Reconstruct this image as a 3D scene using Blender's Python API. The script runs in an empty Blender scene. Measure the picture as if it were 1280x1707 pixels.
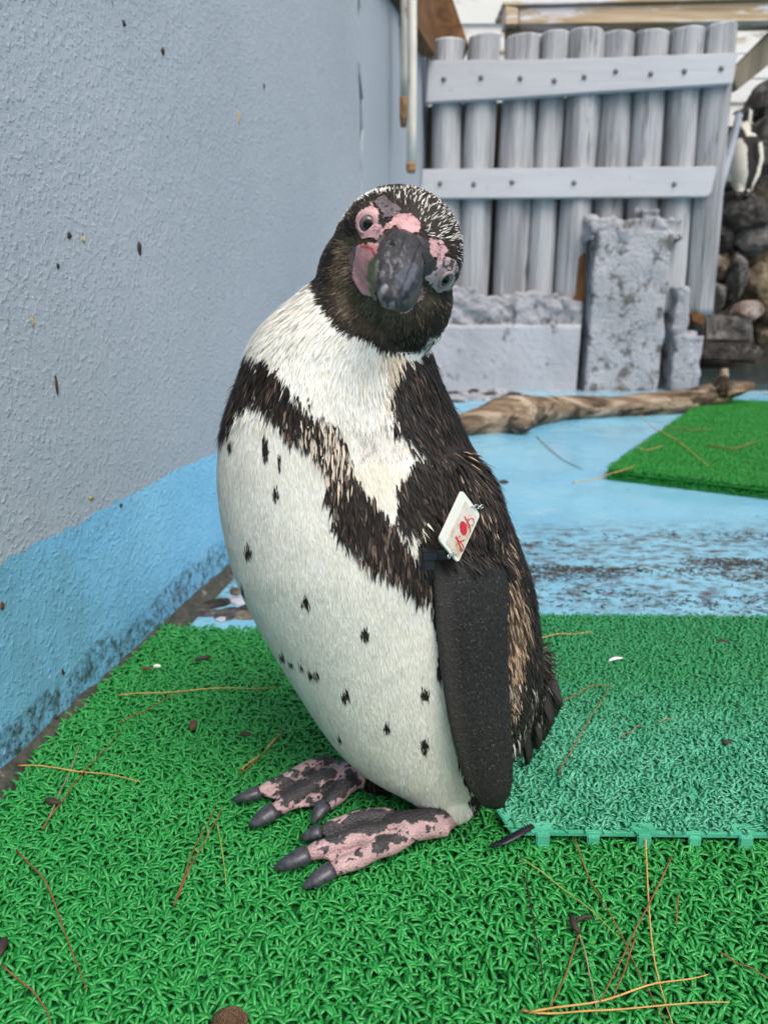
import bpy, bmesh, math, random
import numpy as np
from mathutils import Vector, Matrix
from mathutils.bvhtree import BVHTree
random.seed(7); RNG = np.random.default_rng(7)
scene = bpy.context.scene
COL = scene.collection
# ------------------------------------------------------------------ camera
H = 0.5; FPX = 1282.0; TH = math.radians(16.2); CT, ST = math.cos(TH), math.sin(TH)
cam_d = bpy.data.cameras.new('camera'); cam = bpy.data.objects.new('camera', cam_d); COL.objects.link(cam)
cam.location = (0, 0, H); cam.rotation_euler = (math.radians(90) - TH, 0, 0)
cam_d.sensor_fit = 'HORIZONTAL'; cam_d.sensor_width = 36; cam_d.lens = 36 * FPX / 1280
cam_d.clip_start = 0.02; cam_d.clip_end = 500
cam_d.dof.use_dof = True; cam_d.dof.focus_distance = 0.62; cam_d.dof.aperture_fstop = 11
scene.camera = cam
# ------------------------------------------------------------------ sky, sun, exposure
SUN_EL, SUN_AZ = math.radians(57), math.radians(150)      # azimuth from +Y, clockwise
w = bpy.data.worlds.new('World'); scene.world = w; w.use_nodes = True
nt = w.node_tree; bg = nt.nodes['Background']
sky = nt.nodes.new('ShaderNodeTexSky'); sky.sky_type = 'NISHITA'; sky.sun_disc = False
sky.sun_elevation = SUN_EL; sky.sun_rotation = SUN_AZ; sky.air_density = 1.0; sky.dust_density = 6.0; sky.ozone_density = 1.0
hs = nt.nodes.new('ShaderNodeHueSaturation'); hs.inputs['Saturation'].default_value = .5      # overcast: greyer than a clear sky
nt.links.new(sky.outputs[0], hs.inputs['Color']); nt.links.new(hs.outputs[0], bg.inputs[0]); bg.inputs[1].default_value = 0.14
sd = bpy.data.lights.new('sun', 'SUN'); sd.energy = 1.5; sd.angle = math.radians(35); sd.color = (1, 0.96, 0.9)
so = bpy.data.objects.new('sun', sd); COL.objects.link(so)
sv = Vector((math.sin(SUN_AZ) * math.cos(SUN_EL), math.cos(SUN_AZ) * math.cos(SUN_EL), math.sin(SUN_EL)))
so.location = sv * 20; so.rotation_euler = sv.to_track_quat('Z', 'Y').to_euler()
vs = scene.view_settings; vs.view_transform = 'Standard'; vs.look = 'None'; vs.exposure = 0.35; vs.gamma = 1
scene.render.resolution_x = 767; scene.render.resolution_y = 1024
# ------------------------------------------------------------------ helpers
def ray(x, y):
    u = (x - 640) / FPX; v = (853.5 - y) / FPX
    return (u, CT + v * ST, v * CT - ST)
def PY(x, y, Y):
    d = ray(x, y); t = Y / d[1]; return Vector((d[0] * t, Y, H + d[2] * t))
def PZ(x, y, z=0.0):
    d = ray(x, y); t = (z - H) / d[2]; return Vector((d[0] * t, d[1] * t, z))
def proj(p):
    p = np.asarray(p, float); dz = p[:, 2] - H
    dep = p[:, 1] * CT - dz * ST; up = p[:, 1] * ST + dz * CT
    return 640 + FPX * p[:, 0] / dep, 853.5 - FPX * up / dep, dep
_T = RNG.random((32, 32, 32))
def vnoise(p, s):
    q = np.asarray(p, float) * s; i = np.floor(q).astype(int); f = q - i; f = f * f * (3 - 2 * f)
    r = 0
    for a in (0, 1):
        for b in (0, 1):
            for c in (0, 1):
                wgt = (f[:, 0] if a else 1 - f[:, 0]) * (f[:, 1] if b else 1 - f[:, 1]) * (f[:, 2] if c else 1 - f[:, 2])
                r = r + wgt * _T[(i[:, 0] + a) % 32, (i[:, 1] + b) % 32, (i[:, 2] + c) % 32]
    return r * 2 - 1
def fbm(p, s, o=3):
    r = 0; a = 1
    for k in range(o): r = r + a * vnoise(np.asarray(p) + 13.7 * k, s * 2 ** k); a *= .5
    return r / 1.6
def inpoly(x, y, poly):
    r = np.zeros(len(x), bool); n = len(poly)
    for k in range(n):
        x0, y0 = poly[k]; x1, y1 = poly[(k + 1) % n]
        if y0 == y1: continue
        c = ((y0 > y) != (y1 > y)) & (x < (x1 - x0) * (y - y0) / (y1 - y0) + x0); r ^= c
    return r
def link(name, me, mat=None, parent=None, **props):
    o = bpy.data.objects.new(name, me); COL.objects.link(o)
    if mat is not None and me is not None and not me.materials: me.materials.append(mat)
    if parent is not None: o.parent = parent
    for k, v in props.items(): o[k] = v
    return o
def empty(name, label, cat, loc=(0, 0, 0), group=None):
    o = bpy.data.objects.new(name, None); COL.objects.link(o); o.location = loc; o.empty_display_size = .05
    o['label'] = label; o['category'] = cat
    if group: o['group'] = group
    return o
def tag(o, label, cat, group=None):
    o['label'] = label; o['category'] = cat
    if group: o['group'] = group
    return o
def child(o, parent):
    """parent keeping world place (parent has only a translation)"""
    o.parent = parent; o.matrix_parent_inverse = Matrix.Translation(-Vector(parent.location)); return o
def mesh(name, V, Fc, smooth=True, cols=None):
    me = bpy.data.meshes.new(name)
    me.from_pydata([tuple(map(float, v)) for v in V], [], [tuple(map(int, f)) for f in Fc])
    if smooth: me.polygons.foreach_set('use_smooth', [True] * len(me.polygons))
    if cols is not None: setcol(me, cols)
    me.update(); return me
def setcol(me, cols, name='Col'):
    a = me.color_attributes.get(name) or me.color_attributes.new(name, 'FLOAT_COLOR', 'POINT')
    c = np.ones((len(me.vertices), 4), np.float32); c[:, :3] = cols
    a.data.foreach_set('color', c.ravel())
def coords(me):
    a = np.empty(len(me.vertices) * 3, np.float32); me.vertices.foreach_get('co', a); return a.reshape(-1, 3).astype(float)
def setco(me, v): me.vertices.foreach_set('co', np.asarray(v, np.float32).ravel()); me.update()
def merge(parts):
    V = []; Fc = []; n = 0
    for v, f in parts:
        V += [tuple(a) for a in v]; Fc += [tuple(i + n for i in q) for q in f]; n += len(v)
    return V, Fc
def fastmesh(name, V, Q, T=None, smooth=True):
    """numpy mesh from quads (n,4) and tris (m,3)"""
    me = bpy.data.meshes.new(name); V = np.asarray(V, np.float32)
    me.vertices.add(len(V)); me.vertices.foreach_set('co', V.ravel())
    Q = np.zeros((0, 4), int) if Q is None else np.asarray(Q); T = np.zeros((0, 3), int) if T is None else np.asarray(T)
    li = np.concatenate([Q.ravel(), T.ravel()]).astype(np.int32)
    ls = np.concatenate([np.arange(len(Q)) * 4, len(Q) * 4 + np.arange(len(T)) * 3]).astype(np.int32)
    me.loops.add(len(li)); me.loops.foreach_set('vertex_index', li)
    me.polygons.add(len(ls)); me.polygons.foreach_set('loop_start', ls)
    me.update(calc_edges=True); me.validate()
    me.polygons.foreach_set('use_smooth', np.full(len(me.polygons), smooth))
    return me
def box(name, c, s, mat, parent=None, rz=0.0, bev=0.004, rough=0, rs=8, cuts=0, keep=False):
    """bevelled box, centre c, full size s"""
    bm = bmesh.new(); bmesh.ops.create_cube(bm, size=1)
    bmesh.ops.scale(bm, vec=s, verts=bm.verts)
    if cuts: bmesh.ops.subdivide_edges(bm, edges=bm.edges, cuts=cuts, use_grid_fill=True)
    elif bev: bmesh.ops.bevel(bm, geom=bm.edges, offset=bev, segments=2, affect='EDGES')
    me = bpy.data.meshes.new(name); bm.to_mesh(me); bm.free()
    if rough:
        v = coords(me); nrm = v / np.maximum(1e-6, np.abs(v).max(0)); nrm /= np.linalg.norm(nrm, axis=1)[:, None]
        p = v + np.array(c); setco(me, v + nrm * (rough * fbm(p, rs, 4))[:, None])
    o = link(name, me, mat, None); o.location = c; o.rotation_euler = (0, 0, rz)
    if parent is not None:
        o.parent = parent; o.location = Vector(c) - Vector(parent.location)
    return o
def tube_geo(pts, rad, n=10, up=None, cap=True, squash=None):
    pts = [Vector(p) for p in pts]; V = []; Fc = []; m = len(pts); ref = None
    for k, p in enumerate(pts):
        d = (pts[min(k + 1, m - 1)] - pts[max(k - 1, 0)]).normalized()
        if ref is None: ref = Vector(up) if up else (Vector((0, 0, 1)) if abs(d.z) < .9 else Vector((1, 0, 0)))
        a = d.cross(ref).normalized(); b = a.cross(d).normalized(); 
        if up is None: ref = b
        r = rad[k] if hasattr(rad, '__len__') else rad
        ra, rb = (r if hasattr(r, '__len__') else (r, r))
        for j in range(n):
            t = 2 * math.pi * j / n; V.append(p + a * (math.cos(t) * ra) + b * (math.sin(t) * rb))
    for k in range(m - 1):
        for j in range(n):
            Fc.append((k * n + j, k * n + (j + 1) % n, (k + 1) * n + (j + 1) % n, (k + 1) * n + j))
    if cap:
        Fc.append(tuple(range(n))[::-1]); Fc.append(tuple((m - 1) * n + j for j in range(n)))
    return V, Fc
def ball_geo(c, r, R=None, nu=24, nv=14):
    V = []; Fc = []; r = r if hasattr(r, '__len__') else (r, r, r)
    for i in range(nv + 1):
        ph = math.pi * i / nv
        for j in range(nu):
            t = 2 * math.pi * j / nu
            q = Vector((r[0] * math.sin(ph) * math.cos(t), r[1] * math.sin(ph) * math.sin(t), r[2] * math.cos(ph)))
            if R is not None: q = R @ q
            V.append(Vector(c) + q)
    for i in range(nv):
        for j in range(nu):
            Fc.append((i * nu + j, (i + 1) * nu + j, (i + 1) * nu + (j + 1) % nu, i * nu + (j + 1) % nu))
    return V, Fc
def clean(me, d=1e-5):
    bm = bmesh.new(); bm.from_mesh(me); bmesh.ops.remove_doubles(bm, verts=bm.verts, dist=d)
    bmesh.ops.recalc_face_normals(bm, faces=bm.faces); bm.to_mesh(me); bm.free(); return me
def remesh(V, Fc, vox, smooth=8, fac=.5):
    me = mesh('tmp', V, Fc); clean(me); o = bpy.data.objects.new('tmp', me); COL.objects.link(o)
    m = o.modifiers.new('r', 'REMESH'); m.mode = 'VOXEL'; m.voxel_size = vox
    s = o.modifiers.new('s', 'SMOOTH'); s.factor = fac; s.iterations = smooth
    dg = bpy.context.evaluated_depsgraph_get(); dg.update()
    r = bpy.data.meshes.new_from_object(o.evaluated_get(dg)); bpy.data.objects.remove(o); bpy.data.meshes.remove(me)
    r.polygons.foreach_set('use_smooth', [True] * len(r.polygons)); return r
# ------------------------------------------------------------------ materials
class N:
    def __init__(s, name, rough=.6, spec=.5):
        s.m = bpy.data.materials.new(name); s.m.use_nodes = True; s.t = s.m.node_tree
        s.b = s.t.nodes['Principled BSDF']; s.b.inputs['Roughness'].default_value = rough
        s.b.inputs['Specular IOR Level'].default_value = spec; s._pos = None
    def n(s, typ, **kw):
        k = s.t.nodes.new(typ)
        for a, v in kw.items():
            if hasattr(k, a): setattr(k, a, v)
            else: k.inputs[a.replace('_', ' ')].default_value = v
        return k
    def pos(s, scale=(1, 1, 1), obj=False):
        tc = s.n('ShaderNodeTexCoord'); mp = s.n('ShaderNodeMapping'); mp.inputs['Scale'].default_value = scale
        if obj: s.t.links.new(tc.outputs['Object'], mp.inputs[0])
        else:
            g = s.n('ShaderNodeNewGeometry'); s.t.links.new(g.outputs['Position'], mp.inputs[0])
        return mp.outputs[0]
    def noise(s, sc, det=4, rough=.55, vec=None, scale=(1, 1, 1), obj=False, dist=0):
        k = s.n('ShaderNodeTexNoise'); k.inputs['Scale'].default_value = sc; k.inputs['Detail'].default_value = det
        k.inputs['Roughness'].default_value = rough; k.inputs['Distortion'].default_value = dist
        s.t.links.new(vec or s.pos(scale, obj), k.inputs['Vector']); return k.outputs['Fac']
    def vor(s, sc, scale=(1, 1, 1), feat='F1', obj=False):
        k = s.n('ShaderNodeTexVoronoi'); k.feature = feat; k.inputs['Scale'].default_value = sc
        s.t.links.new(s.pos(scale, obj), k.inputs['Vector']); return k.outputs['Distance']
    def ramp(s, fac, stops, interp='LINEAR'):
        k = s.n('ShaderNodeValToRGB'); r = k.color_ramp; r.interpolation = interp
        while len(r.elements) < len(stops): r.elements.new(.5)
        for e, (p, c) in zip(r.elements, stops):
            e.position = p; c = c if hasattr(c, '__len__') else (c, c, c); e.color = (*c[:3], 1)
        s.t.links.new(fac, k.inputs[0]); return k.outputs[0]
    def mix(s, fac, a, b, mode='MIX'):
        k = s.n('ShaderNodeMix'); k.data_type = 'RGBA'; k.blend_type = mode
        for sock, v in ((k.inputs[0], fac), (k.inputs[6], a), (k.inputs[7], b)):
            if hasattr(v, 'links') or hasattr(v, 'is_linked'): s.t.links.new(v, sock)
            elif hasattr(v, '__len__'): sock.default_value = (*v[:3], 1)
            else: sock.default_value = v
        return k.outputs[2]
    def math(s, op, a, b=0.0):
        k = s.n('ShaderNodeMath'); k.operation = op
        for sock, v in ((k.inputs[0], a), (k.inputs[1], b)):
            if hasattr(v, 'is_linked'): s.t.links.new(v, sock)
            else: sock.default_value = v
        return k.outputs[0]
    def sep(s):
        g = s.n('ShaderNodeNewGeometry'); k = s.n('ShaderNodeSeparateXYZ'); s.t.links.new(g.outputs['Position'], k.inputs[0]); return k.outputs
    def attr(s, name='Col'):
        k = s.n('ShaderNodeAttribute'); k.attribute_name = name; return k.outputs['Color']
    def col(s, c):
        if hasattr(c, 'is_linked'): s.t.links.new(c, s.b.inputs['Base Color'])
        else: s.b.inputs['Base Color'].default_value = (*c[:3], 1)
        return s
    def rgh(s, r): s.t.links.new(r, s.b.inputs['Roughness']); return s
    def bump(s, h, dist=.002, st=1.0):
        k = s.n('ShaderNodeBump'); k.inputs['Distance'].default_value = dist; k.inputs['Strength'].default_value = st
        s.t.links.new(h, k.inputs['Height'])
        if s.b.inputs['Normal'].is_linked:
            s.t.links.new(s.b.inputs['Normal'].links[0].from_socket, k.inputs['Normal'])
        s.t.links.new(k.outputs[0], s.b.inputs['Normal']); return s
M = {}
# left wall: grey stucco paint above, sky-blue paint below, with a ragged brush edge
m = N('wall_paint', .5, .4); z = m.sep()[2]
g = m.ramp(m.noise(1.6, 5), [(.3, (.30, .345, .40)), (.7, (.36, .405, .46))])
b = m.ramp(m.noise(5, 4), [(.35, (.145, .40, .64)), (.7, (.22, .52, .76))])
b = m.mix(m.ramp(m.noise(3.3, 5, .6, scale=(1, 1, .55)), [(.54, 0), (.66, .55)]), b, (.12, .29, .36))
edge = m.math('ADD', z, m.math('MULTIPLY', m.math('SUBTRACT', m.noise(14, 5, .7), .5), .035))
c = m.mix(m.ramp(m.math('GREATER_THAN', edge, .2215), [(0, 0), (1, 1)]), b, g)
dirt = m.math('MULTIPLY', m.ramp(m.noise(70, 5, .75), [(.42, 0), (.62, .9)]), m.ramp(m.math('ADD', z, m.math('MULTIPLY', m.noise(9, 3), -.09)), [(-.02, 1), (.012, 0)]))
c = m.mix(dirt, c, (.03, .032, .02))
c = m.mix(m.ramp(m.noise(75, 2, .5), [(.70, 0), (.76, .7)]), c, (.16, .15, .13))
c = m.mix(m.ramp(m.noise(110, 2, .5, scale=(1, 1, 1.2)), [(.73, 0), (.78, .7)]), c, (.62, .66, .7))  # pale flecks put sparkle highlights into the wall colour
m.col(c); m.bump(m.ramp(m.noise(140, 3, .5), [(.50, 0), (.72, 1)]), .0017, .6); m.bump(m.noise(380, 4, .6), .0010, .55); m.bump(m.noise(30, 4, .6), .006, .4)
m.rgh(m.ramp(m.noise(160, 3), [(.35, .22), (.65, .6)])); M['wall'] = m.m
m = N('smooth_wall_paint', .55, .4); m.col(m.ramp(m.noise(2.5, 5, scale=(1, 1, .3)), [(.3, (.29, .335, .39)), (.7, (.37, .41, .465))])); m.bump(m.noise(60, 4), .002, .5); M['pillar'] = m.m
m = N('crack_dark', .9); m.col((.02, .02, .022)); M['dark'] = m.m
# floor: worn sky-blue pool paint
m = N('floor_paint', .3, .5)
c = m.ramp(m.noise(2.2, 5), [(.3, (.13, .35, .50)), (.7, (.21, .45, .58))])
c = m.mix(m.ramp(m.noise(9, 6, .7, scale=(1, 2.2, 1)), [(.56, 0), (.7, .6)]), c, (.33, .48, .53))
xyz = m.sep(); band = m.math('MULTIPLY', m.ramp(m.math('MULTIPLY', xyz[1], .25), [(.28, 0), (.315, 1), (.40, 1), (.44, 0)]), m.ramp(m.noise(30, 7, .8, scale=(1, 1.6, 1)), [(.46, 0), (.60, 1)]))
c = m.mix(band, c, (.06, .045, .034))
far = m.ramp(m.math('MULTIPLY', xyz[1], .2), [(.77, 0), (.84, 1)])
c = m.mix(m.math('MULTIPLY', far, m.ramp(m.noise(12, 5, .7), [(.4, 0), (.55, 1)])), c, (.33, .31, .29))
m.col(c); m.rgh(m.ramp(m.noise(6, 4), [(.35, .12), (.65, .42)])); m.bump(m.noise(28, 4), .002, .35); M['floor'] = m.m
def colmat(name, rough=.6, spec=.4, bump=None):
    m = N(name, rough, spec); m.col(m.attr())
    if bump: m.bump(m.noise(*bump[0]), bump[1], bump[2])
    return m
m = colmat('body_skin', .7, .3); M['body'] = m.m
m = colmat('plumage', .62, .25); M['plumage'] = m.m
m = colmat('facial_skin', .5, .4); m.bump(m.noise(900, 3), .0005, .5); M['face'] = m.m
m = colmat('foot_skin', .5, .4); a = m.attr(); m.col(m.mix(m.ramp(m.vor(560, (1, 1.3, 1)), [(.3, 0), (.62, .30)]), a, (.12, .11, .115))); m.bump(m.vor(560, (1, 1.3, 1)), .0009, .8); m.bump(m.noise(260, 4), .0016, .6); M['foot'] = m.m
m = N('flipper_scales', .6, .22); a = m.attr(); m.col(m.mix(m.ramp(m.vor(520, (1, 1, .6)), [(.35, 0), (.65, .5)]), a, (.030, .028, .027))); m.bump(m.vor(520, (1, 1, .6)), .0007, .7); M['flipper'] = m.m
m = N('beak_horn', .33, .5); m.col(m.attr()); m.bump(m.noise(190, 6, .7, dist=2.5), .0022, .7); M['beak'] = m.m
m = N('claw_horn', .38, .5); m.col(m.ramp(m.noise(200, 4), [(.3, (.018, .019, .026)), (.75, (.075, .075, .09))])); m.bump(m.noise(500, 3), .0006, .5); M['claw'] = m.m
m = N('eye_gloss', .1, .3); m.col(m.attr()); M['eye'] = m.m
def turf(name, c0, c1, ts=.35, rough=.42):
    m = N(name, rough, .4); oi = m.n('ShaderNodeObjectInfo')
    m.col(m.mix(m.ramp(m.noise(40, 3), [(.3, 0), (.7, 1)]), c0, c1))
    m.b.inputs['Subsurface Weight'].default_value = ts; m.b.inputs['Subsurface Radius'].default_value = (.2, 1, .3); m.b.inputs['Subsurface Scale'].default_value = .002
    return m.m
M['turf'] = turf('green_turf_plastic', (.016, .205, .037), (.030, .285, .060), .0, .36)
M['turf_base'] = turf('green_turf_base', (.006, .07, .018), (.010, .10, .026), 0)  # base darker than the blades, deep shade of the gaps put into its colour
M['teal'] = turf('teal_turf_plastic', (.035, .29, .15), (.11, .44, .28), .0, .34)
m = N('teal_turf_plastic_worn', .36, .4); yw = m.ramp(m.math('ADD', m.math('MULTIPLY', m.sep()[1], 1.0), m.math('MULTIPLY', m.noise(9, 4, .6), .16)), [(.84, 0), (1.14, 1)])   # less faded towards the back
m.col(m.mix(yw, m.mix(m.ramp(m.noise(40, 3), [(.3, 0), (.7, 1)]), (.035, .28, .14), (.10, .42, .26)), (.026, .25, .085))); M['teal'] = m.m
M['teal_base'] = turf('teal_turf_base', (.05, .33, .20), (.09, .43, .28), 0)
M['farturf'] = turf('deep_green_turf', (.008, .17, .016), (.016, .25, .028), 0)
# fence
m = N('fence_log_paint', .5, .4); st = m.noise(11, 5, .6, scale=(1, 1, .06))
c = m.ramp(st, [(.32, (.23, .235, .25)), (.46, (.40, .41, .435)), (.6, (.50, .51, .535)), (.72, (.64, .65, .67))])
c = m.mix(m.ramp(m.noise(26, 4, .6, scale=(1, 1, .12)), [(.60, 0), (.68, .75)]), c, (.14, .135, .13))
m.col(c); m.bump(m.noise(30, 5, .65, scale=(1, 1, .05)), .035, .9); M['log'] = m.m
m = N('fence_rail_paint', .55, .35); c = m.ramp(m.noise(3, 5, scale=(.3, 1, 1)), [(.3, (.42, .43, .465)), (.7, (.52, .53, .565))])
c = m.mix(m.ramp(m.noise(20, 5, .7), [(.62, 0), (.72, .5)]), c, (.28, .28, .29)); m.col(c); m.bump(m.noise(40, 4, .6, scale=(.1, 1, 1)), .005, .5); M['rail'] = m.m
m = N('bolt_metal', .5, .5); m.col((.16, .165, .18)); M['bolt'] = m.m
m = N('rotten_wood', .8, .2); m.col(m.ramp(m.noise(14, 5, scale=(1, 1, .15)), [(.3, (.03, .018, .01)), (.6, (.28, .12, .045)), (.8, (.38, .2, .09))])); M['rotten'] = m.m
def conc(name, c0, c1, spots, dist=.012, rs=35):
    m = N(name, .75, .25); c = m.ramp(m.noise(4, 5), [(.3, c0), (.7, c1)])
    c = m.mix(m.ramp(m.noise(9, 6, .72), [(spots, 0), (spots + .07, .85)]), c, (.085, .085, .075)); m.col(c); m.bump(m.noise(rs, 6, .65), dist, .8); return m.m
M['conc'] = conc('base_concrete', (.34, .355, .395), (.43, .445, .49), .60)
M['conc_rough'] = conc('rough_concrete', (.36, .37, .41), (.5, .51, .55), .55, .05, 45)
M['conc_tall'] = conc('pocked_concrete', (.36, .375, .41), (.47, .48, .52), .515, .03, 50)
# timbers
def wood(name, a, b, c3, scale, peel=None, bs=.004):
    m = N(name, .72, .25); f = m.noise(14, 6, .62, scale=scale, dist=.4)
    c = m.ramp(f, [(.3, a), (.5, b), (.7, c3)])
    if peel: c = m.mix(m.ramp(m.noise(7, 6, .7, scale=peel[1]), [(peel[2], 0), (peel[2] + .06, 1)]), c, peel[0])
    m.col(c); m.bump(f, bs, .7); return m.m
M['beam_brown'] = wood('brown_beam', (.05, .022, .009), (.13, .06, .022), (.22, .11, .045), (1, .08, 1))
M['plank'] = wood('white_plank', (.25, .2, .14), (.45, .40, .32), (.6, .56, .48), (.07, 1, 1), ((.72, .72, .70), (.2, 1, 1), .40))
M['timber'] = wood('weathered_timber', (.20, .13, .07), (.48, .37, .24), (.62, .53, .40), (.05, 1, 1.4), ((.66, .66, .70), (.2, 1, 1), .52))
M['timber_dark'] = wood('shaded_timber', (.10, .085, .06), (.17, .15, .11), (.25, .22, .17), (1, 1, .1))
M['opening_shade'] = wood('opening_shade_teal', (.02, .035, .035), (.04, .06, .06), (.06, .09, .09), (.1, 1, 1))  # shade of the opening under the beam, put into the colour
M['drift'] = wood('driftwood', (.04, .025, .017), (.20, .14, .09), (.52, .43, .33), (.12, 1.3, 1.3), ((.04, .026, .018), (.5, 1.6, 1.6), .535), .04)
m = N('galvanised_pipe', .45, .5); z = m.sep()[2]; c = m.ramp(m.noise(20, 4, scale=(1, 1, .2)), [(.35, (.5, .47, .41)), (.65, (.72, .70, .64))])
c = m.mix(m.ramp(m.noise(14, 5, .7, scale=(1, 1, .5)), [(.60, 0), (.68, .9)]), c, (.25, .12, .05)); m.col(c); M['pipe'] = m.m
m = N('pipe_rust', .8, .2); m.col(m.ramp(m.noise(60, 4), [(.3, (.16, .075, .035)), (.7, (.42, .27, .14))])); M['rust'] = m.m
m = N('grey_tube', .45, .4); m.col((.3, .34, .40)); M['tube'] = m.m
def rockm(name, a, b, c3, moss=None):
    m = N(name, .7, .35); c = m.ramp(m.noise(13, 8, .74), [(.36, a), (.5, b), (.62, c3)])
    if moss: c = m.mix(m.ramp(m.noise(4, 5, .7), [(.52, 0), (.6, .8)]), c, moss)
    m.col(c); m.bump(m.noise(16, 8, .72), .11, 1.0); return m.m
M['rock_grey'] = rockm('grey_rock', (.05, .045, .042), (.17, .16, .155), (.42, .41, .40))
M['rock_dark'] = rockm('dark_rock', (.025, .022, .02), (.085, .075, .068), (.26, .24, .225))
M['rock_tan'] = rockm('tan_rock', (.10, .07, .04), (.32, .24, .15), (.55, .46, .34), (.07, .07, .03))
M['rock_pink'] = rockm('pinkish_rock', (.16, .11, .09), (.42, .33, .29), (.62, .55, .52))
M['soil'] = rockm('soil', (.025, .02, .015), (.07, .055, .04), (.17, .14, .10))
m = N('pool_water', .08, .5); m.col((.03, .05, .05)); m.bump(m.noise(9, 3), .02, .3); M['water'] = m.m
# small things
def flat(name, c, rough=.6, spec=.4): 
    m = N(name, rough, spec); m.col(c); return m.m
m = N('needle', .55, .3); m.col(m.attr()); M['needle'] = m.m
M['tag_white'] = flat('tag_white_plastic', (.74, .73, .66), .35); M['tag_red'] = flat('tag_red_ink', (.55, .018, .04), .5)
m = N('tag_inset', .4, .4); m.col(m.ramp(m.noise(60, 4, .6), [(.42, (.66, .60, .55)), (.66, (.50, .33, .2))])); M['tag_inset'] = m.m
m = N('chain_metal', .25, .5); m.col((.6, .61, .63)); m.b.inputs['Metallic'].default_value = .9; M['chain'] = m.m
M['black'] = flat('black_plastic', (.012, .013, .017), .35)
M['feather_white'] = flat('fallen_white_feather', (.75, .75, .72), .7)
M['leaf'] = flat('dead_leaf', (.10, .035, .018), .6); M['fleck'] = flat('dirt_fleck', (.035, .022, .016), .7); M['fleck_tan'] = flat('tan_fleck', (.38, .29, .14), .7)
M['stone_brown'] = rockm('brown_pebble', (.10, .05, .025), (.24, .13, .07), (.35, .22, .13))
M['litter'] = flat('pine_litter', (.032, .022, .016), .8)
# ================================================================== the setting
FLOOR = -0.022
def floor_sheet():
    V = []; Fc = []; nx = 60; ny = 60
    for j in range(ny + 1):
        for i in range(nx + 1):
            a = (i / nx * 2 - 1); b = j / ny
            V.append((math.copysign(abs(a) ** 2.2, a) * 60, -3 + b ** 2.4 * 90, FLOOR))
    for j in range(ny):
        for i in range(nx):
            k = j * (nx + 1) + i; Fc.append((k, k + 1, k + nx + 2, k + nx + 1))
    return mesh('floor', V, Fc)
link('floor', floor_sheet(), M['floor'], kind='structure')

def prism(name, pts, Y, depth, mat, parent=None, bev=.004, slope=0.0):
    """polygon drawn on the upright plane at distance Y, with real depth behind it"""
    P3 = [PY(x, y, Y + slope * (x - 950) / 1000) for x, y in pts]; n = len(P3)
    bm = bmesh.new(); a = [bm.verts.new(p) for p in P3]; b = [bm.verts.new(p + Vector((0, depth, 0))) for p in P3]
    bm.faces.new(a); bm.faces.new(b[::-1])
    for k in range(n): bm.faces.new((a[(k + 1) % n], a[k], b[k], b[(k + 1) % n]))
    bmesh.ops.recalc_face_normals(bm, faces=bm.faces)
    if bev: bmesh.ops.bevel(bm, geom=bm.edges, offset=bev, segments=2, affect='EDGES')
    me = bpy.data.meshes.new(name); bm.to_mesh(me); bm.free()
    o = link(name, me, mat)
    if parent: child(o, parent)
    return o
# ---- left wall
WS = .18
def XW(Y): return -.416 + WS * (Y - .713)
def YW(x, y): d = ray(x, y); return .5443 / (WS - d[0] / d[1])
WN = Vector((1, -WS, 0)).normalized()
WD = Vector((WS, 1, 0)).normalized()
wall = empty('grey_wall', 'rough grey painted wall with a sky-blue band along its foot', 'wall', (XW(1.2) - .1, 1.2, FLOOR))
def crackY(z):
    return YW(599, 150) + .012 * math.sin(z * 9) + .006 * math.sin(z * 31 + 1)
def crack_gap(z):
    def bumpf(a, b): return max(0, min(1, (z - a) / .11, (b - z) / .09, .75 + .25 * math.sin(z * 60)))
    return .003 + .042 * bumpf(.90, 1.14) + .04 * bumpf(1.24, 1.7)
def slab(name, y0f, y1f, proud, mat, zs):
    V = []; Fc = []; ncol = 14
    for z in zs:
        a, b = y0f(z), y1f(z)
        for k in range(ncol + 1):
            Y = a + (b - a) * k / ncol
            V.append(Vector((XW(Y), Y, z)) + WN * proud)
    w1 = ncol + 1
    for r in range(len(zs) - 1):
        for k in range(ncol):
            i = r * w1 + k; Fc.append((i, i + w1, i + w1 + 1, i + 1)[::-1])
    nf = len(V)
    for v in V[:nf]: V.append(v - WN * (.14 + proud))
    for r in range(len(zs) - 1):
        for k in (0, ncol):
            i = r * w1 + k; q = (i, i + w1, i + w1 + nf, i + nf); Fc.append(q if k == 0 else q[::-1])
    for k in range(ncol):
        i = (len(zs) - 1) * w1 + k; Fc.append((i, i + 1, i + 1 + nf, i + nf))
    me = mesh(name, V, Fc, smooth=False); bm = bmesh.new(); bm.from_mesh(me); bmesh.ops.recalc_face_normals(bm, faces=bm.faces); bm.to_mesh(me); bm.free()
    # normals must look at the pen
    o = link(name, me, mat); child(o, wall); return o
zs = [FLOOR - .04 + (1.72 - FLOOR + .04) * k / 60 for k in range(61)]
slab('stucco_panel', lambda z: -1.2, lambda z: crackY(z), 0, M['wall'], zs)
YP = YW(663, 120)
slab('corner_pillar', lambda z: crackY(z) + crack_gap(z), lambda z: YP, .004, M['pillar'], zs)
slab('corner_panel', lambda z: YP + .002, lambda z: 4.5, -.03, M['pillar'], zs)
slab('crack_shade_strip', lambda z: crackY(z) - .03, lambda z: crackY(z) + .10, -.003, M['dark'], zs)  # dark strip just behind the face, standing in for shade in the crack
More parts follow.
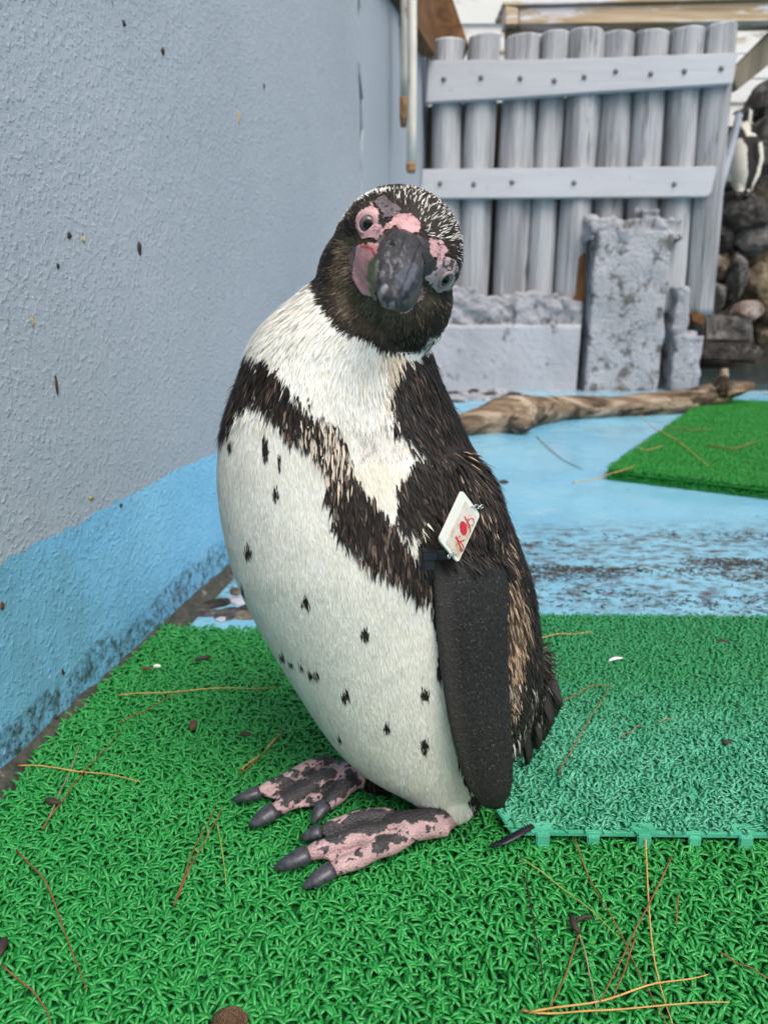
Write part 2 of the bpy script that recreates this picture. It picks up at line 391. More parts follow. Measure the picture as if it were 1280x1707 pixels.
# specks stuck on the wall
def on_wall(x, y, pr=0.0): 
    Y = YW(x, y); return PY(x, y, Y) + WN * pr
for x, y, wpx, hpx, mt in ((232, 413, 10, 24, 'fleck'), (271, 85, 9, 11, 'fleck'), (206, 38, 7, 8, 'fleck'), (139, 398, 6, 10, 'fleck_tan'), (115, 392, 8, 12, 'fleck'), (96, 442, 4, 9, 'fleck'),
                           (94, 642, 5, 36, 'fleck'), (151, 830, 10, 9, 'fleck_tan'), (398, 195, 4, 22, 'fleck_tan'), (104, 1120, 5, 14, 'fleck'), (92, 1198, 4, 9, 'fleck'), (201, 843, 6, 8, 'fleck'), (3, 1010, 8, 16, 'leaf'), (440, 143, 4, 9, 'fleck'), (54, 535, 5, 20, 'fleck_tan')):
    p = on_wall(x, y); t = p.y; V, Fc = ball_geo(p, (.0022, wpx / FPX * t * .62, hpx / FPX * t * .44), Matrix.Rotation(-math.atan(WS), 3, 'Z'), 10, 6)
    V = [v + Vector((random.uniform(-1, 1), random.uniform(-1, 1), random.uniform(-1, 1))) * .0011 for v in V]
    child(link('wall_speck', clean(mesh('wall_speck', V, Fc)), M[mt]), wall)
# ---- brown roof beam on the wall
a0 = PY(650, 0, YW(650, 0) - .02); a1 = PY(714, 92, 4.2)
dirb = (a1 - a0).normalized()
st_, en_ = a0 - dirb * 1.2, a1 + dirb * .03
bm = bmesh.new(); vv = []
for p in (st_, en_):
    for dx, dz in ((-.13, 0), (.03, 0), (.03, .26), (-.13, .26)): vv.append(bm.verts.new(p + Vector((dx, 0, dz))))
for q in ((0, 1, 2, 3), (7, 6, 5, 4), (0, 4, 5, 1), (1, 5, 6, 2), (2, 6, 7, 3), (3, 7, 4, 0)): bm.faces.new([vv[i] for i in q])
bmesh.ops.recalc_face_normals(bm, faces=bm.faces); bmesh.ops.bevel(bm, geom=bm.edges, offset=.006, segments=2, affect='EDGES')
me = bpy.data.meshes.new('roof_beam'); bm.to_mesh(me); bm.free()
tag(link('roof_beam', me, M['beam_brown']), 'brown timber beam resting along the top of the grey wall', 'beam')
o = prism('timber_end', [(712, -40), (742, -40), (782, 77), (724, 96)], 4.36, .3, M['beam_brown'])
tag(o, 'dark brown timber with a slanting cut end behind the fence top', 'timber')
# ---- two hanging pipes
def pipe(x, ybot, Y, r, name, lab, rust):
    p = PY(x, ybot, Y); t = empty(name, lab, 'pipe', p, 'pipes hanging by the wall corner')
    top = 1.9
    pts = [(p.x + .002 * math.sin(k), p.y, p.z + rust + (top - p.z - rust) * k / 8) for k in range(9)]
    child(link('tube', mesh('tube', *tube_geo(pts, r, 12)), M['pipe']), t)
    pts = [(p.x, p.y, p.z + rust * k / 3) for k in range(4)]
    child(link('rusty_end', mesh('rusty_end', *tube_geo(pts, [r * .8, r * 1.08, r * 1.06, r * 1.03], 12)), M['rust']), t)
    hz = 1.78
    box('bracket', (p.x - .09, p.y, hz), (.2, .03, .02), M['rust'], t, bev=.002)
pipe(672.5, 211, 3.10, .0135, 'hanging_pipe', 'shorter pale pipe with a brown rusty end hanging near wall corner', .10)
pipe(685.0, 288, 3.02, .0165, 'hanging_pipe', 'longer white pipe hanging straight down near wall corner', .035)
# ---- log fence
def YF(x): return 4.24 - .07 * (x - 712) / 480
fence = empty('log_fence', 'grey painted fence of upright logs held by two bolted rails', 'fence', (1.0, 4.2, .5))
logs = [(750, 70, 735, 520, 53), (809, 63, 784, 520, 52), (872, 65, 845, 520, 58), (924, 59, 896, 520, 46), (977, 56, 949, 520, 57), (1032, 59, 1001, 520, 52), (1088, 56, 1054, 520, 53), (1146, 52, 1109, 520, 55), (1202, 45, 1163, 524, 49)]
for k, (xt, yt, xb, yb, wd) in enumerate(logs):
    Y = YF(xt) + .10 + random.uniform(-.012, .012); A = PY(xb, yb, Y); B = PY(xt, yt, Y); r = wd / FPX * 4.0 * .5 * .98
    n = 26; seg = 34; V = []; Fc = []
    for i in range(seg + 1):
        f = i / seg; c = A.lerp(B, f) + Vector((math.sin(f * 5 + k) * .004, 0, 0)); rr = r * (1 + .03 * math.sin(f * 7 + k * 2))
        for j in range(n):
            t = 2 * math.pi * j / n
            V.append((c.x + rr * math.cos(t), c.y + rr * math.sin(t), c.z + (.004 * math.sin(t + k) if i == seg else 0)))
    nv = np.array(V); q = nv * np.array([1, 1, .07]) + k * 3.1; d = fbm(q, 22, 4)
    ax = np.array([[*(A.lerp(B, i / seg))] for i in range(seg + 1) for j in range(n)]); rad = nv - ax; rad[:, 2] = 0; rad /= np.linalg.norm(rad, axis=1)[:, None]
    nv = nv + rad * (d * .009)[:, None]
    for i in range(seg):
        for j in range(n): Fc.append((i * n + j, i * n + (j + 1) % n, (i + 1) * n + (j + 1) % n, (i + 1) * n + j))
    Fc.append(tuple(range(n))[::-1]); nv = np.vstack([nv, nv[seg * n:], (nv[seg * n:] - ax[-1]) * np.array([.94, .94, 1]) + ax[-1] + np.array([0, 0, .008])]); b2 = (seg + 1) * n
    for j in range(n): Fc.append((b2 + j, b2 + (j + 1) % n, b2 + n + (j + 1) % n, b2 + n + j))
    Fc.append(tuple(b2 + n + j for j in range(n)))
    lme = mesh('log', nv, Fc); lme.polygons[len(Fc) - 1].use_smooth = False
    lg = link('log', lme, M['log']); child(lg, fence)
o = prism('gap_shade_sheet', [(700, 178), (1150, 150), (1130, 500), (700, 500)], 4.46, .03, M['timber_dark']); child(o, fence)  # added dark sheet, puts shade into the gaps between the logs
# rotten bits
o = prism('rotten_split', [(966, 428), (976, 420), (974, 505), (950, 522), (942, 520), (960, 490)], YF(960) - .012, .05, M['rotten']); child(o, fence)
o = prism('rotten_foot', [(1150, 522), (1175, 520), (1176, 536), (1166, 542), (1154, 534)], YF(1160) + .01, .1, M['beam_brown']); child(o, fence)
def rail(pts):
    o = prism('rail', pts, 4.2 - .012, .045, M['rail'], None, .006, -.145); child(o, fence); return o
rail([(712, 99), (860, 98), (1000, 95), (1231, 86), (1222, 139), (1000, 153), (860, 163), (710, 171)])
rail([(703, 281), (1196, 276), (1186, 321), (1178, 328), (700, 331)])
bs = mesh('bolt', *ball_geo((0, 0, 0), (.013, .011, .013), None, 10, 6))
for zx, zy in ((165, 270), (293, 265), (428, 267), (545, 275), (648, 262), (757, 243), (877, 252), (993, 243), (1120, 233), (152, 630), (268, 632), (400, 625), (613, 627), (958, 632)):
    x, y = 660 + zx / 2.0645, zy / 2.0645; o = link('bolt', bs, M['bolt'])
    o.location = PY(x, y, 4.188 - .145 * (x - 950) / 1000 - .001); child(o, fence)
# ---- concrete footing
foot = empty('concrete_footing', 'pocked grey concrete footing under the log fence', 'footing', (1.0, 4.1, FLOOR))
def rough_block(name, x0, y0, x1, y1, Y, depth, mat, amp, rs, top=None, zb=FLOOR - .02, res=.022):
    p0, p1 = PY(x0, y1, Y), PY(x1, y0, Y); X0, X1 = p0.x, p1.x; Z0, Z1 = zb if zb is not None else p0.z, p1.z
    nx = max(4, int((X1 - X0) / res)); nz = max(3, int((Z1 - Z0) / res)); ny = max(3, int(depth / res))
    bm = bmesh.new()
    def grid(o, du, dv, nu, nv):
        vs_ = [[bm.verts.new(Vector(o) + Vector(du) * (i / nu) + Vector(dv) * (j / nv)) for i in range(nu + 1)] for j in range(nv + 1)]
        for j in range(nv):
            for i in range(nu): bm.faces.new((vs_[j][i], vs_[j][i + 1], vs_[j + 1][i + 1], vs_[j + 1][i]))
    W, D, Hh = X1 - X0, depth, Z1 - Z0
    grid((X0, Y, Z0), (W, 0, 0), (0, 0, Hh), nx, nz); grid((X0, Y + D, Z0), (0, -D, 0), (0, 0, Hh), ny, nz)
    grid((X1, Y, Z0), (0, D, 0), (0, 0, Hh), ny, nz); grid((X0, Y, Z1), (W, 0, 0), (0, D, 0), nx, ny); grid((X1, Y + D, Z0), (-W, 0, 0), (0, 0, Hh), nx, nz)
    bmesh.ops.remove_doubles(bm, verts=bm.verts, dist=1e-4); me = bpy.data.meshes.new(name); bm.to_mesh(me); bm.free()
    v = coords(me); c = np.array([(X0 + X1) / 2, Y + D / 2, (Z0 + Z1) / 2]); d = (v - c) / np.array([W, D, Hh]) * 2
    nr = np.sign(d) * np.abs(d) ** 6; nr /= np.maximum(1e-6, np.linalg.norm(nr, axis=1))[:, None]
    e = amp * (fbm(v, rs, 4)); v2 = v + nr * e[:, None]
    # worn corners: pull the upper edge in
    cr = np.clip(np.abs(d[:, 0]) * 1.0 + d[:, 2] - 1.75, 0, 1); v2[:, 2] -= cr * .12 * Hh * (.4 + .6 * vnoise(v, 9)) if top else 0
    setco(me, v2); me.polygons.foreach_set('use_smooth', [True] * len(me.polygons))
    o = link(name, me, mat); child(o, foot); return o
rough_block('lower_block', 700, 541, 968, 650, 4.13, .42, M['conc'], .004, 9)
rough_block('mortar_heap', 700, 497, 972, 545, 4.165, .12, M['conc_rough'], .05, 16, True, zb=.28, res=.012)
rough_block('mortar_heap', 735, 478, 790, 535, 4.175, .10, M['conc_rough'], .035, 18, True, zb=.28, res=.012)
rough_block('mortar_heap', 860, 488, 935, 535, 4.150, .11, M['conc_rough'], .04, 15, True, zb=.28, res=.012)
rough_block('tall_block', 975, 385, 1122, 650, 4.10, .40, M['conc_tall'], .012, 11, True, res=.016)
rough_block('mortar_cap', 984, 364, 1140, 410, 4.11, .16, M['conc_rough'], .045, 14, True, zb=.74, res=.012)
rough_block('mortar_cap', 1066, 350, 1098, 384, 4.12, .12, M['conc_rough'], .04, 20, True, zb=.80, res=.010)
rough_block('side_rubble', 1112, 478, 1150, 650, 4.12, .34, M['conc_rough'], .03, 14, True, res=.014)
rough_block('side_rubble', 1116, 560, 1172, 650, 4.10, .34, M['conc_rough'], .035, 14, True, res=.014)
# mortar rubble at the foot of the lower block
for k in range(16):
    p = PZ(748 + k * 7 + random.uniform(-5, 5), 660 + random.uniform(-5, 9), FLOOR); s = random.uniform(.02, .05)
    V, Fc = ball_geo(p, (s * 1.3, s, s * .6), None, 12, 8); V = np.array(V); V += fbm(V, 25, 2)[:, None] * .02
    tag(link('rubble_chip', clean(mesh('rubble_chip', V, Fc)), M['conc_rough'] if k % 3 else M['rock_dark']), 'small mortar crumb at the foot of the concrete footing', 'rubble', 'mortar crumbs by the footing')
# ---- white plank wall behind
pw = empty('plank_wall', 'wall of peeling white horizontal planks behind the log fence', 'wall', (1.8, 6.0, .6))
zc = .62; k = 0
while zc < 3.0:
    h = .165 + random.uniform(-.012, .012)
    o = box('plank', (1.9 + random.uniform(-.02, .02), 6.02 + random.uniform(-.008, .008), zc + h / 2), (3.9, .03, h - .007), M['plank'], pw, bev=.005)
    o.rotation_euler = (random.uniform(-.05, .02), random.uniform(-.004, .004), 0); zc += h; k += 1
for xx in (.1, 1.5, 3.6): box('stud', (xx, 6.10, 1.5), (.09, .09, 3.05), M['timber_dark'], pw)
# ---- timber frame above the fence
tf = empty('lean_to', 'weathered pale timber beam on short posts above the log fence', 'timber structure', (1.3, 4.7, 1.5))
prism('beam', [(866, 12), (1330, 0), (1330, 34), (866, 40)], 4.62, .16, M['timber'], tf)
prism('board', [(838, 1), (1340, -13), (1340, -4), (838, 8)], 4.60, .3, M['timber'], tf)
prism('end_block', [(842, 9), (864, 12), (864, 40), (842, 40)], 4.60, .14, M['timber'], tf)
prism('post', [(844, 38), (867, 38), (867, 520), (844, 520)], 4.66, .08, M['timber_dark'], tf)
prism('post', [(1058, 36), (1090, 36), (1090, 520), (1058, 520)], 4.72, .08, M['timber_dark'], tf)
prism('brace', [(1300, 35), (1300, 92), (1228, 150), (1218, 118)], 4.68, .07, M['timber_dark'], tf)
prism('opening_shade_sheet', [(922, 34), (1190, 34), (1190, 140), (922, 140)], 5.1, .04, M['opening_shade'], tf)  # dark sheet standing in for the shaded opening under the beam
# ---- rock bank with its stones
def rock(x, y, rx, ry, Y, mt, label, flat=.0, depth=None, name='boulder'):
    c = PY(x, y, Y); s = Y / 1.03 / FPX; r = (rx * s * 1.08, (depth or (rx + ry) * .5 * s), ry * s * 1.08)
    bm = bmesh.new(); bmesh.ops.create_icosphere(bm, subdivisions=4, radius=1); me = bpy.data.meshes.new(name); bm.to_mesh(me); bm.free()
    v = coords(me); sd_ = x * .37 + y * .11
    d = 1 + .30 * fbm(v + sd_, 1.3, 4) + .10 * fbm(v + sd_, 5, 3)
    rg = np.random.default_rng(int(x * 7 + y)); v = v * d[:, None]
    for _ in range(15):
        pn = rg.normal(0, 1, 3); pn /= np.linalg.norm(pn); e = v @ pn - rg.uniform(.62, .92); v = v - np.where(e > 0, e * .93, 0)[:, None] * pn
    v = v * (1 + .07 * fbm(v + sd_, 4, 4))[:, None] * np.array(r) * 1.12; setco(me, v); me.polygons.foreach_set('use_smooth', [True] * len(me.polygons))
    o = link(name, me, M[mt]); o.location = c; return tag(o, label, 'rock', 'stones of the rock bank')
# soil bank carrying them
def bank():
    V = []; Fc = []; nx, nz = 50, 40
    for j in range(nz + 1):
        for i in range(nx + 1):
            X = 1.45 + 2.4 * i / nx; zz = FLOOR - .05 + 1.62 * j / nz
            V.append((X, 5.42 + .28 * (j / nz), zz))
    V = np.array(V); V[:, 1] += .16 * fbm(V, 3.5, 4)
    for j in range(nz):
        for i in range(nx): k = j * (nx + 1) + i; Fc.append((k, k + 1, k + nx + 2, k + nx + 1))
    return mesh('rock_bank', V, Fc)
link('rock_bank', bank(), M['soil'], kind='structure')
for a in ((1270, 165, 22, 26, 5.45, 'rock_dark', 'dark rock high on the bank against the white planks'),
          (1268, 245, 30, 52, 5.45, 'rock_dark', 'dark brown rock behind the far penguin'),
          (1215, 300, 22, 30, 5.40, 'rock_dark', 'dark rock behind the grey tube'),
          (1241, 352, 38, 30, 5.20, 'rock_dark', 'dark grey rock under the far penguin'),
          (1254, 396, 36, 30, 5.20, 'rock_grey', 'light grey rock below the dark one carrying the far penguin'),
          (1208, 390, 24, 26, 5.25, 'rock_dark', 'dark rock wedged beside the light grey rock'),
          (1189, 437, 13, 14, 5.18, 'rock_pink', 'small pinkish stone beside the last fence log'),
          (1206, 440, 17, 22, 5.25, 'rock_tan', 'mossy brown stone between pinkish stone and standing slab'),
          (1229, 465, 13, 38, 5.15, 'rock_grey', 'narrow grey slab standing upright in the bank'),
          (1268, 487, 28, 56, 5.20, 'rock_tan', 'large tan rock beside the upright slab'),
          (1258, 432, 24, 20, 5.28, 'rock_tan', 'mossy tan rock above the large tan rock'),
          (1188, 495, 17, 30, 5.2, 'rock_grey', 'grey stone leaning behind the foot of the last log'),
          (1241, 521, 28, 17, 5.1, 'rock_pink', 'pinkish pale stone lying on top of the cut stone block'),
          (1210, 470, 16, 40, 5.34, 'rock_dark', 'dark stone in the gap left of the upright slab'),
          (1276, 545, 20, 26, 5.2, 'rock_tan', 'brown stone beside the cut stone blocks')): rock(*a)
o = prism('stone_block', [(1172, 528), (1180, 523), (1250, 528), (1258, 540), (1256, 572), (1172, 570)], 4.98, .3, M['rock_grey'], None, .02); tag(o, 'upper grey cut stone block at the foot of the rock bank', 'rock', 'stones of the rock bank')
o = prism('stone_block', [(1168, 571), (1262, 574), (1274, 582), (1266, 606), (1168, 602)], 4.92, .36, M['rock_dark'], None, .02); tag(o, 'lower dark wet cut stone block at the foot of the rock bank', 'rock', 'stones of the rock bank')
o = box('wet_ledge', (2.6, 4.72, -.012), (1.95, 1.2, .05), M['water']); o['kind'] = 'structure'; o.name = 'water'
V, Fc = tube_geo([PY(1232, 190, 5.02), PY(1226, 215, 5.0), PY(1216, 252, 4.96), PY(1205, 292, 4.9), PY(1196, 330, 4.85)], [.021, .022, .026, .026, .022], 12)
tag(link('grey_tube', mesh('grey_tube', V, Fc), M['tube']), 'grey plastic tube leaning on the rocks in front of the far penguin', 'tube')
# ---- driftwood
dp = [(752, 711, 46, 2.84), (775, 710, 54, 2.84), (805, 704, 62, 2.88), (836, 697, 68, 2.92), (862, 690, 62, 2.98), (885, 686, 50, 3.05), (927, 680, 40, 3.16), (970, 679, 38, 3.22), (1017, 678, 37, 3.27), (1065, 676, 40, 3.30), (1108, 674, 42, 3.34), (1153, 669, 44, 3.37), (1185, 661, 44, 3.39), (1212, 652, 36, 3.40), (1236, 646, 24, 3.41), (1257, 642, 14, 3.42)]
pts = []; rad = []
for k in range(len(dp) - 1):
    for s in range(6):
        f = s / 6; q = [dp[k][i] * (1 - f) + dp[k + 1][i] * f for i in range(4)]; pts.append(PY(q[0], q[1], q[3])); rad.append(q[2] * q[3] / FPX * .5)
pts.append(PY(*dp[-1][:2], dp[-1][3])); rad.append(.012)
V, Fc = tube_geo(pts, rad, 30, up=(0, 0, 1)); ax = np.repeat(np.array([[*p] for p in pts]), 30, 0); V = np.array([[*v] for v in V]); dr = V - ax; dn = dr / np.linalg.norm(dr, axis=1)[:, None]
q = V * np.array([.45, 1, 1]); amp = .020 * np.clip((.95 - V[:, 0]) * 2, .35, 1.3)
V += dn * (fbm(q, 7, 4) * amp)[:, None] - dn * (np.clip(fbm(V * np.array([.12, 1, 1]) + 5, 26, 3), 0, 1) * .012)[:, None]
dw = empty('driftwood', 'long bent piece of weathered driftwood lying in front of the footing', 'driftwood', (1.0, 3.2, FLOOR))
child(link('trunk', mesh('trunk', V, Fc), M['drift']), dw)
V, Fc = tube_geo([PY(1196, 655, 3.38), PY(1203, 636, 3.37), PY(1207, 622, 3.36), PY(1208, 614, 3.36)], [.05, .026, .02, .012], 12); child(link('branch_stub', mesh('branch_stub', V, Fc), M['drift']), dw)
V, Fc = ball_geo(PY(868, 705, 2.84), (.05, .035, .04), None, 16, 10); V = np.array(V); V += fbm(V, 20, 3)[:, None] * .012; child(link('knot', clean(mesh('knot', V, Fc)), M['drift']), dw)
# ================================================================== turf mats
def turf_blades(name, size, pitch, per, rho, alpha, rad, segs, sides, seed, jit=.25, lean=(0, 0)):
    r = np.random.default_rng(seed); nx = int(size[0] / pitch); ny = int(size[1] / pitch)
    gx, gy = np.meshgrid(np.arange(nx), np.arange(ny)); gx = gx.ravel(); gy = gy.ravel()
    cx = (gx + .5 + (gy % 2) * .5 - .25) * pitch * size[0] / (nx * pitch); cy = (gy + .5) * pitch * size[1] / (ny * pitch)
    cx = cx + r.normal(0, jit * .12, len(cx)) * pitch; n = len(cx) * per
    bx = np.repeat(cx, per); by = np.repeat(cy, per); k = np.tile(np.arange(per), len(cx))
    ph = k / per * 2 * np.pi + np.repeat(r.random(len(cx)) * 6.28, per) + r.normal(0, jit, n)
    br = pitch * r.uniform(.05, .32, n); bx = bx + np.cos(ph) * br; by = by + np.sin(ph) * br
    ph = ph + r.normal(0, .5, n); R = r.uniform(*rho, n); A = r.uniform(*alpha, n); tw = r.normal(0, .35, n)
    S = np.linspace(0, 1, segs + 1)[None, :]
    rr = R[:, None] * (1 - np.cos(A[:, None] * S)) + .25 * R[:, None] * S; zz = R[:, None] * np.sin(A[:, None] * S) * (1 + .25 * np.cos(k * 1.7))[:, None]
    d = np.stack([np.cos(ph), np.sin(ph)], 1); s = np.stack([-np.sin(ph), np.cos(ph)], 1)
    side = tw[:, None] * R[:, None] * S ** 2
    P = np.zeros((n, segs + 1, 3)); P[..., 0] = bx[:, None] + d[:, 0:1] * rr + s[:, 0:1] * side + lean[0] * S; P[..., 1] = by[:, None] + d[:, 1:2] * rr + s[:, 1:2] * side + lean[1] * S; P[..., 2] = zz
    T = np.gradient(P, axis=1); T /= np.linalg.norm(T, axis=2, keepdims=True)
    sd3 = np.zeros((n, 1, 3)); sd3[:, 0, :2] = s; U = np.cross(T, np.broadcast_to(sd3, T.shape)); U /= np.linalg.norm(U, axis=2, keepdims=True); S3 = np.cross(U, T)
    tap = np.linspace(1.1, .8, segs + 1)[None, :, None] * rad; tap = np.broadcast_to(tap, (n, segs + 1, 1)).copy(); tap[:, -1] *= .55
    V = np.zeros((n, segs + 1, sides, 3))
    for j in range(sides):
        a = 2 * np.pi * j / sides + .5; V[:, :, j] = P + S3 * np.cos(a) * tap * 1.25 + U * np.sin(a) * tap * .8
    i0 = (np.arange(n) * (segs + 1) * sides)[:, None, None]; sg = (np.arange(segs) * sides)[None, :, None]; j = np.arange(sides)[None, None, :]; j2 = (j + 1) % sides
    Q = np.stack([i0 + sg + j, i0 + sg + j2, i0 + sg + sides + j2, i0 + sg + sides + j], -1).reshape(-1, 4)
    capb = (np.arange(n) * (segs + 1) * sides + segs * sides)[:, None] + np.arange(sides)[None, :]
    if sides == 4: me = fastmesh(name, V.reshape(-1, 3), np.concatenate([Q, capb]))
    else: me = fastmesh(name, V.reshape(-1, 3), Q, capb)
    return me
TS = .245; YAW = math.radians(-2.4)
ORG = Vector((-.375, 1.10, 0))
RT = Matrix.Rotation(YAW, 3, 'Z')
variants = [turf_blades('blades', (TS, TS), .0122, 7, (.0066, .0092), (1.5, 2.6), .00145, 5, 4, s) for s in (1, 2)]
for me in variants: me.materials.append(M['turf'])
bmz = bmesh.new(); bmesh.ops.create_cube(bmz, size=1); bmesh.ops.scale(bmz, vec=(TS - .002, TS - .002, .006), verts=bmz.verts); bmesh.ops.translate(bmz, vec=(TS / 2, TS / 2, -.0145), verts=bmz.verts)
bmesh.ops.bevel(bmz, geom=bmz.edges, offset=.001, segments=1, affect='EDGES'); tile_me = bpy.data.meshes.new('mat_tile'); bmz.to_mesh(tile_me); bmz.free(); tile_me.materials.append(M['turf_base'])
gm = empty('green_turf_mat', 'bright green plastic turf mat under the big penguin beside the blue band', 'mat', ORG)
gm.rotation_euler = (0, 0, YAW)
def add_tile(parent, i, j, z=0.0, bl=None, tm=None, s=1.0):
    t = link('mat_tile', tm or tile_me, None, parent); t.location = (i * TS, -(j + 1) * TS, z)
    b_ = link('blades', bl or variants[(i * 2 + j) % 2], None, t, kind='stuff'); b_.location = (0, 0, -.0120)
    q = random.randrange(4); b_.rotation_euler = (0, 0, q * math.pi / 2); b_.location = Vector((0, 0, -.0120)) + Vector(((0, 0), (TS, 0), (TS, TS), (0, TS))[q] + (0,))
    return t
for j in range(4):
    for i in range(4):
        add_tile(gm, i, j)
# ---- teal mat lying a little higher
TW, TD = .56, .50
tm_ = empty('teal_turf_mat', 'worn teal plastic turf mat with a clipped edge beside the penguin tail', 'mat', PZ(850, 1388, .004)); tm_.rotation_euler = (0, 0, math.radians(-1.0))
bl = turf_blades('blades', (TW, TD), .0084, 5, (.0036, .0056), (1.5, 2.6), .00150, 4, 3, 5, .6, (.001, .0015)); bl.materials.append(M['teal'])
o = link('blades', bl, None, tm_, kind='stuff'); o.location = (0, 0, .0005)
pl = box('backing', (0, 0, 0), (TW, TD, .003), M['teal_base'], bev=.0008); pl.parent = tm_; pl.location = (TW / 2, TD / 2, 0)
er = box('edge_strip', (0, 0, 0), (TW, .0035, .0062), M['teal_base'], bev=.0012); er.parent = tm_; er.location = (TW / 2, -.0012, .001)
v = coords(er.data); 
for k in range(10):
    c_ = box('clip', (0, 0, 0), (.013, .005, .013), M['teal_base'], bev=.0012); c_.parent = tm_; c_.location = (.030 + k * .0475, -.0048, -.0036)
    if k % 2: c_.scale = (.9, .8, .75)
    else:
        g_ = box('clip_lip', (0, 0, 0), (.0155, .002, .003), M['teal_base'], bev=.0006); g_.parent = c_; g_.location = (0, -.003, -.006)
for k in range(5):
    c_ = box('edge_tooth', (0, 0, 0), (.022, .012, .004), M['teal_base'], bev=.001); c_.parent = tm_; c_.location = (.03 + k * .095, .004, .0035)
cp = box('corner_web', (0, 0, 0), (.02, .03, .004), M['teal_base'], bev=.001); cp.parent = tm_; cp.location = (.004, .018, .002); cp.rotation_euler = (0, 0, .3)
# ---- far deep-green mat, two layers
fz = .016
fm = empty('deep_green_mat', 'double-layered deep green turf mat on the blue floor by the driftwood', 'mat', PZ(1012, 778, fz)); fa = math.radians(-31)
fm.rotation_euler = (0, 0, fa)
fv = variants[0].copy(); fv.materials.clear(); fv.materials.append(M['farturf']); ft = tile_me.copy(); ft.materials.clear(); ft.materials.append(M['farturf'])
for j in range(-7, 0):
    for i in range(6):
        if i > 3 and j < -5: continue
        add_tile(fm, i, j, 0, fv, ft)
        if j == -1 or i == 0: add_tile(fm, i, j, -.0185, fv, ft)
# ================================================================== litter and small things
NC = {'tan': (.50, .27, .085), 'brown': (.22, .085, .035), 'dark': (.035, .02, .015), 'green': (.24, .30, .06), 'grey': (.28, .21, .13)}
def needle(pts, c, z, label, r=.00062, group='pine needles on the mats'):
    P3 = [PZ(x, y, z) for x, y in pts]; n = 14; Q = []
    for i in range(n + 1):
        f = i / n * (len(P3) - 1); k = min(int(f), len(P3) - 2); f -= k
        a = P3[max(k - 1, 0)]; b_ = P3[k]; c_ = P3[k + 1]; d = P3[min(k + 2, len(P3) - 1)]
        q = .5 * ((2 * b_) + (c_ - a) * f + (2 * a - 5 * b_ + 4 * c_ - d) * f * f + (3 * b_ - a - 3 * c_ + d) * f ** 3)
        q.z += .0012 * math.sin(i * .9 + pts[0][0]); Q.append(q)
    V, Fc = tube_geo(Q, [r * (1.5 if i == 0 else 1 - .5 * (i / n) ** 3) for i in range(n + 1)], 6)
    base = np.array(NC[c]); cc = np.repeat(np.array([base * (.45 if i < 1 else 1) * random.uniform(.8, 1.2) for i in range(n + 1)]), 6, 0)
    o = link('pine_needle', mesh('pine_needle', V, Fc, True, cc), M['needle']); return tag(o, label, 'pine needle', group)
